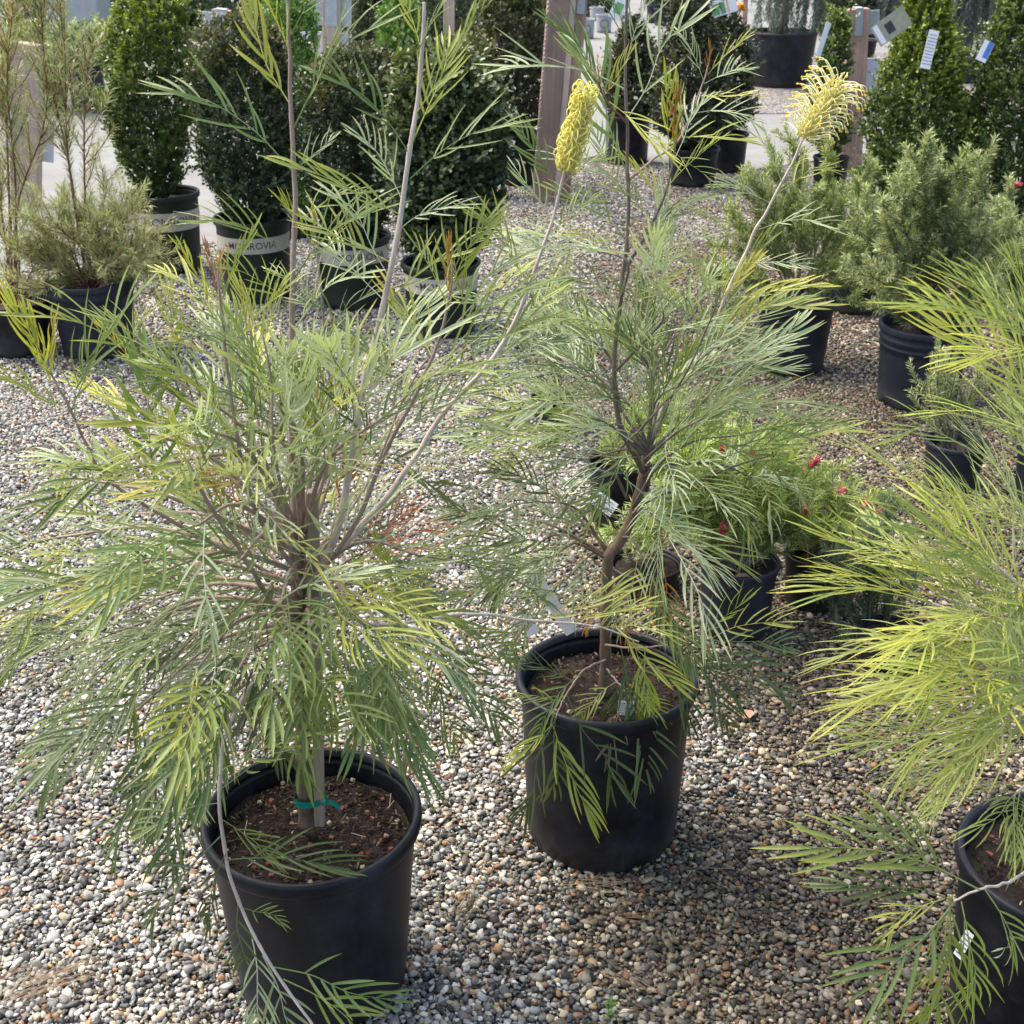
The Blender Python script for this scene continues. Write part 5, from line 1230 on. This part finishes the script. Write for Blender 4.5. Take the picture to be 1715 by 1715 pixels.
# ================================================================== tags and labels
def card(name, label, cx, cy, w_px, h_px, Y, rot, mat, cat="tag", yaw=0., tilt=0., text=None, tsize=.5, extras=(), lines=0, group=None):
    c = P(cx, cy, Y); s_ = ppm(c); w_, h__ = w_px / s_, h_px / s_
    root = empty(name, tuple(c), label, cat, group)
    # card plane faces the camera side (-Y), then yaw / tilt / roll
    Mx = Matrix.Rotation(yaw, 3, 'Z') @ Matrix.Rotation(tilt - rad(12), 3, 'X') @ Matrix.Rotation(-rot, 3, 'Y')
    root.rotation_euler = Mx.to_euler()
    mb = MB(); box(mb, (0, 0, 0), (w_, .0012, h__), None, .0003); mb.build("card", mat, root, False)
    for (ex, ey, ew, eh, m2) in extras:
        mb = MB(); box(mb, (ex * w_, -.0014, ey * h__), (ew * w_, .0012, eh * h__), None, 0); mb.build("print", m2, root, False)
    if lines:
        mb = MB(); rr = random.Random(int(cx))
        for i in range(lines):
            z = h__ * (.42 - .84 * (i + .5) / lines); x_ = -w_ * .42
            while x_ < w_ * .36:
                l_ = rr.uniform(.05, .16) * w_; box(mb, (x_ + l_ / 2, -.0012, z), (l_, .0008, h__ * .16 / lines), None, 0); x_ += l_ + w_ * .04
        mb.build("print", M['ink'], root, False)
    if text:
        me_ = text_mesh(text, h__ * tsize)
        for v in me_.vertices: v.co = Vector((v.co.x, -.0016, v.co.y))
        me_.materials.clear(); me_.materials.append(M['ink']); link(bpy.data.objects.new("lettering", me_), root)
    return root
yB = POTS['B']['Y']
card("plant_tag", "small white text tag standing in the soil of the middle pot", 1048, 1186, 27, 25, yB - POTS['B']['R'] + .045, rad(-4), M['white'], lines=5)
card("plant_tag", "long white tag with black digits hanging behind the middle shrub's drooping leaves", 918, 1000, 22, 150, yB + .12, rad(33), M['white'], lines=0, text=None)
card("plant_tag", "end of the long white tag printed 8698", 884, 1046, 24, 40, yB + .10, rad(33), M['white'], text="8698", tsize=.42, lines=0)
card("price_label", "white label stuck to the middle pot's right side", 1131, 1292, 8, 22, yB - .03, rad(5), M['white'], cat="label", yaw=.9)
card("price_label", "white printed strip on the side of the pot cut by the right edge", 1614, 1582, 17, 56, POTS['C']['Y'] - .055, rad(-8), M['white'], cat="label", yaw=-1.0, lines=6)
card("price_label", "crumpled white label on the black pot behind the forked trunk", 1010, 842, 46, 26, POTS['s2']['Y'] - POTS['s2']['R'] - .006, rad(-30), M['white'], cat="label", yaw=-.25, lines=4)
card("price_label", "white sticker on the pot beside the mesh-wrapped post", 851, 238, 24, 12, POTS['k1']['Y'] - POTS['k1']['R'] * .95 - .008, rad(-17), M['white'], cat="label", yaw=-.35, text="806-1", tsize=.42)
yE = bR1[1]
card("plant_tag", "white stake tag leaning on the thin open boxwood", 1379, 66, 10, 58, POTS['E4']['Y'] - .12, rad(-24), M['white'], yaw=.4)
card("plant_tag", "khaki picture tag with a dark cone on it, tied to the pyramid boxwood", 1493, 44, 64, 36, yE - .42, rad(34), M['khaki'], extras=((-.05, .0, .22, .5, M['ink']), (-.38, 0, .14, .9, M['white'])), yaw=.1)
card("plant_tag", "narrow white printed tag hanging on the pyramid boxwood", 1557, 83, 17, 62, yE - .45, rad(-11), M['white'], lines=10)
card("plant_tag", "blue and white tag on the boxwood cut by the right edge", 1650, 86, 18, 34, bR2[1] - .5, rad(-24), M['white'], extras=((.2, .1, .5, .8, M['blue']),))
card("plant_tag", "white and green picture tag on the cone boxwood at the top", 1209, 12, 50, 26, POTS['k4']['Y'] - .1, rad(16), M['white'], extras=((-.22, -.05, .22, .7, M['greenprint']), (.02, -.05, .16, .7, M['greenprint']), (.2, .0, .05, .8, M['orange'])))
card("plant_tag", "pale green picture tag behind the tall bare stem at the top", 1036, 14, 22, 36, POTS['k2']['Y'] - .1, rad(-24), M['white'], extras=((0, 0, .6, .5, M['greenprint']),))
card("plant_tag", "blue and green tag left of the narrow bright-tipped boxwood", 190, 142, 17, 30, POTS['V1']['Y'] - .3, rad(28), M['white'], extras=((0, .38, .95, .22, M['greenprint']), (0, .0, .95, .42, M['blue'])))
card("plant_tag", "grey tag marked 1 behind the tall left stem", 515, 80, 20, 54, G(515, 190).y, rad(12), M['signwhite'], text="1", tsize=.3)
# small orange bloom
c = P(1240, 14, POTS['k4']['Y'] - .05); mb = MB(); rr = random.Random(2)
for i in range(26):
    a = rr.uniform(0, 6.28); e = rr.uniform(-.4, 1.3); d = np.array([math.cos(a) * math.cos(e), math.sin(a) * math.cos(e), math.sin(e)])
    tube(mb, [(0, 0, 0), d * .02, d * .038], [.004, .010, .003], 5, col=np.array((.85, .42, .02)))
o = mb.build("orange_flower", M['petal']); o.location = c; tag(o, "small orange bloom beside the green picture tag at the top", "flower")

# ================================================================== litter on the gravel
def litter(label, cx, cy, ang, size, pal, n, kind='t'):
    g = G(cx, cy, .016); root = empty("dry_twig", tuple(g), label, "dead leaves", "dead sprays lying on the gravel")
    rr = random.Random(int(cx))
    for i in range(n):
        o = bpy.data.objects.new("leaf", rr.choice(FR[kind])); s_ = size * rr.uniform(.6, 1.1)
        o.scale = (s_ * rr.choice((-.55, .55, .8)), s_, s_ * rr.uniform(.2, .6)); o.rotation_euler = (rr.gauss(0, .04), rr.gauss(0, .04), ang + rr.gauss(0, .5)); o.location = (rr.gauss(0, .02), rr.gauss(0, .02), .006 + i * .002)
        c = rr.choice(pal); o.color = (*c, 1); link(o, root)
BR = [(.20, .12, .075), (.16, .10, .065), (.25, .17, .11), (.13, .085, .06)]
litter("heap of brown dead leaves at the bottom left corner", 10, 1690, -.9, .13, BR, 8)
litter("dead brown spray on the gravel between the two front pots", 830, 1480, 2.3, .09, BR, 2)
litter("dead spray lying in front of the middle pot", 1080, 1500, 1.2, .12, [(.30, .24, .18)], 2)
litter("small dead spray on dark gravel left of centre bottom", 1005, 1530, -1.5, .08, BR, 2)
litter("brown needles on the gravel at the bottom edge right of centre", 1150, 1690, .9, .12, BR, 3, 't')
litter("dead grey leaves against the front left pot's foot", 385, 1610, 1.9, .07, [(.34, .25, .22)], 3)
g = G(1252, 1197, .017); mb = MB()
mb.add([(-.018, 0, 0), (-.008, .014, .004), (.010, .012, .003), (.02, 0, .001), (.008, -.013, .005), (-.009, -.012, .002), (0, 0, -.002)], [(0, 6, 1), (1, 6, 2), (2, 6, 3), (3, 6, 4), (4, 6, 5), (5, 6, 0)], np.array((.50, .27, .20)))
o = mb.build("dry_leaf", M['dry']); o.location = g; o.rotation_euler = (0, 0, .9); o.scale = (1.1, 1.1, 1.1); tag(o, "single pink-brown fallen leaf on gravel right of the middle pot", "leaf")
g = G(1300, 958, POTS['s4']['zs']); 
mb = MB(); mb.add([(-.02, 0, 0), (-.008, .010, .006), (.010, .010, .006), (.022, 0, 0), (.008, -.010, .007), (-.009, -.010, .005), (0, 0, .001)], [(0, 6, 1), (1, 6, 2), (2, 6, 3), (3, 6, 4), (4, 6, 5), (5, 6, 0)], np.array((.40, .27, .18)))
o = mb.build("dry_leaf", M['dry']); o.location = (POTS['s4']['x'] + .0, POTS['s4']['Y'] - .05, POTS['s4']['zs'] + .012); tag(o, "tan fallen leaf on the soil of the scuffed grey pot", "leaf")
# small dead needles and twigs sprinkled over the stones
mb = MB()
for i in range(900):
    y_ = R.uniform(1.3, 5.0); x_ = R.uniform(-.4, .4) * (y_ + .8) ; l_ = R.uniform(.015, .06)
    if mnoise.noise((x_ * 2.2, y_ * 2.2, 9)) + R.uniform(-.3, .3) < .05: continue
    a = R.uniform(0, 3.14); d = np.array([math.cos(a), math.sin(a), R.gauss(0, .06)]); p0_ = np.array([x_, y_, .0165])
    c_ = R.choice([(.17, .10, .06), (.24, .16, .10), (.10, .07, .05), (.30, .25, .17)])
    tube(mb, [p0_ - d * l_ / 2, p0_ + np.array([R.gauss(0, .004), R.gauss(0, .004), .001]), p0_ + d * l_ / 2], .0008, 3, col=np.array(c_), cap=False)
o = mb.build("fallen_needles", M['dry']); tag(o, "brown dead needles and bits of twig scattered over the gravel", "litter", kind="stuff")
# green needle tuft and tiny seedling
g = G(95, 1240, .012); mb = MB(); pp = np.tile(np.zeros(3), (40, 1)); scatter_leaves(mb, pp, np.tile([0, 0, 1.0], (40, 1)), .05, .0016, pick_cols(40, [(.13, .2, .12), (.18, .26, .17)]), (.3, 1.2))
o = mb.build("needle_tuft", M['needle']); o.location = g; tag(o, "small tuft of green needles on the gravel at the left", "plant")
g = G(1015, 1705, .012); mb = MB(); pp = np.column_stack([np.linspace(0, .01, 30), np.linspace(0, .004, 30), np.linspace(0, .03, 30)]); scatter_leaves(mb, pp, np.tile([.1, 0, 1.0], (30, 1)), .018, .004, pick_cols(30, [(.2, .36, .07)]), (.5, 1.1))
o = mb.build("seedling", M['needle']); o.location = g; tag(o, "tiny green seedling in the gravel at the bottom edge", "plant")
print("leaves", A.n, Bp.n, Cc.n, "stones", len(S_), "objects", len(scene.objects))
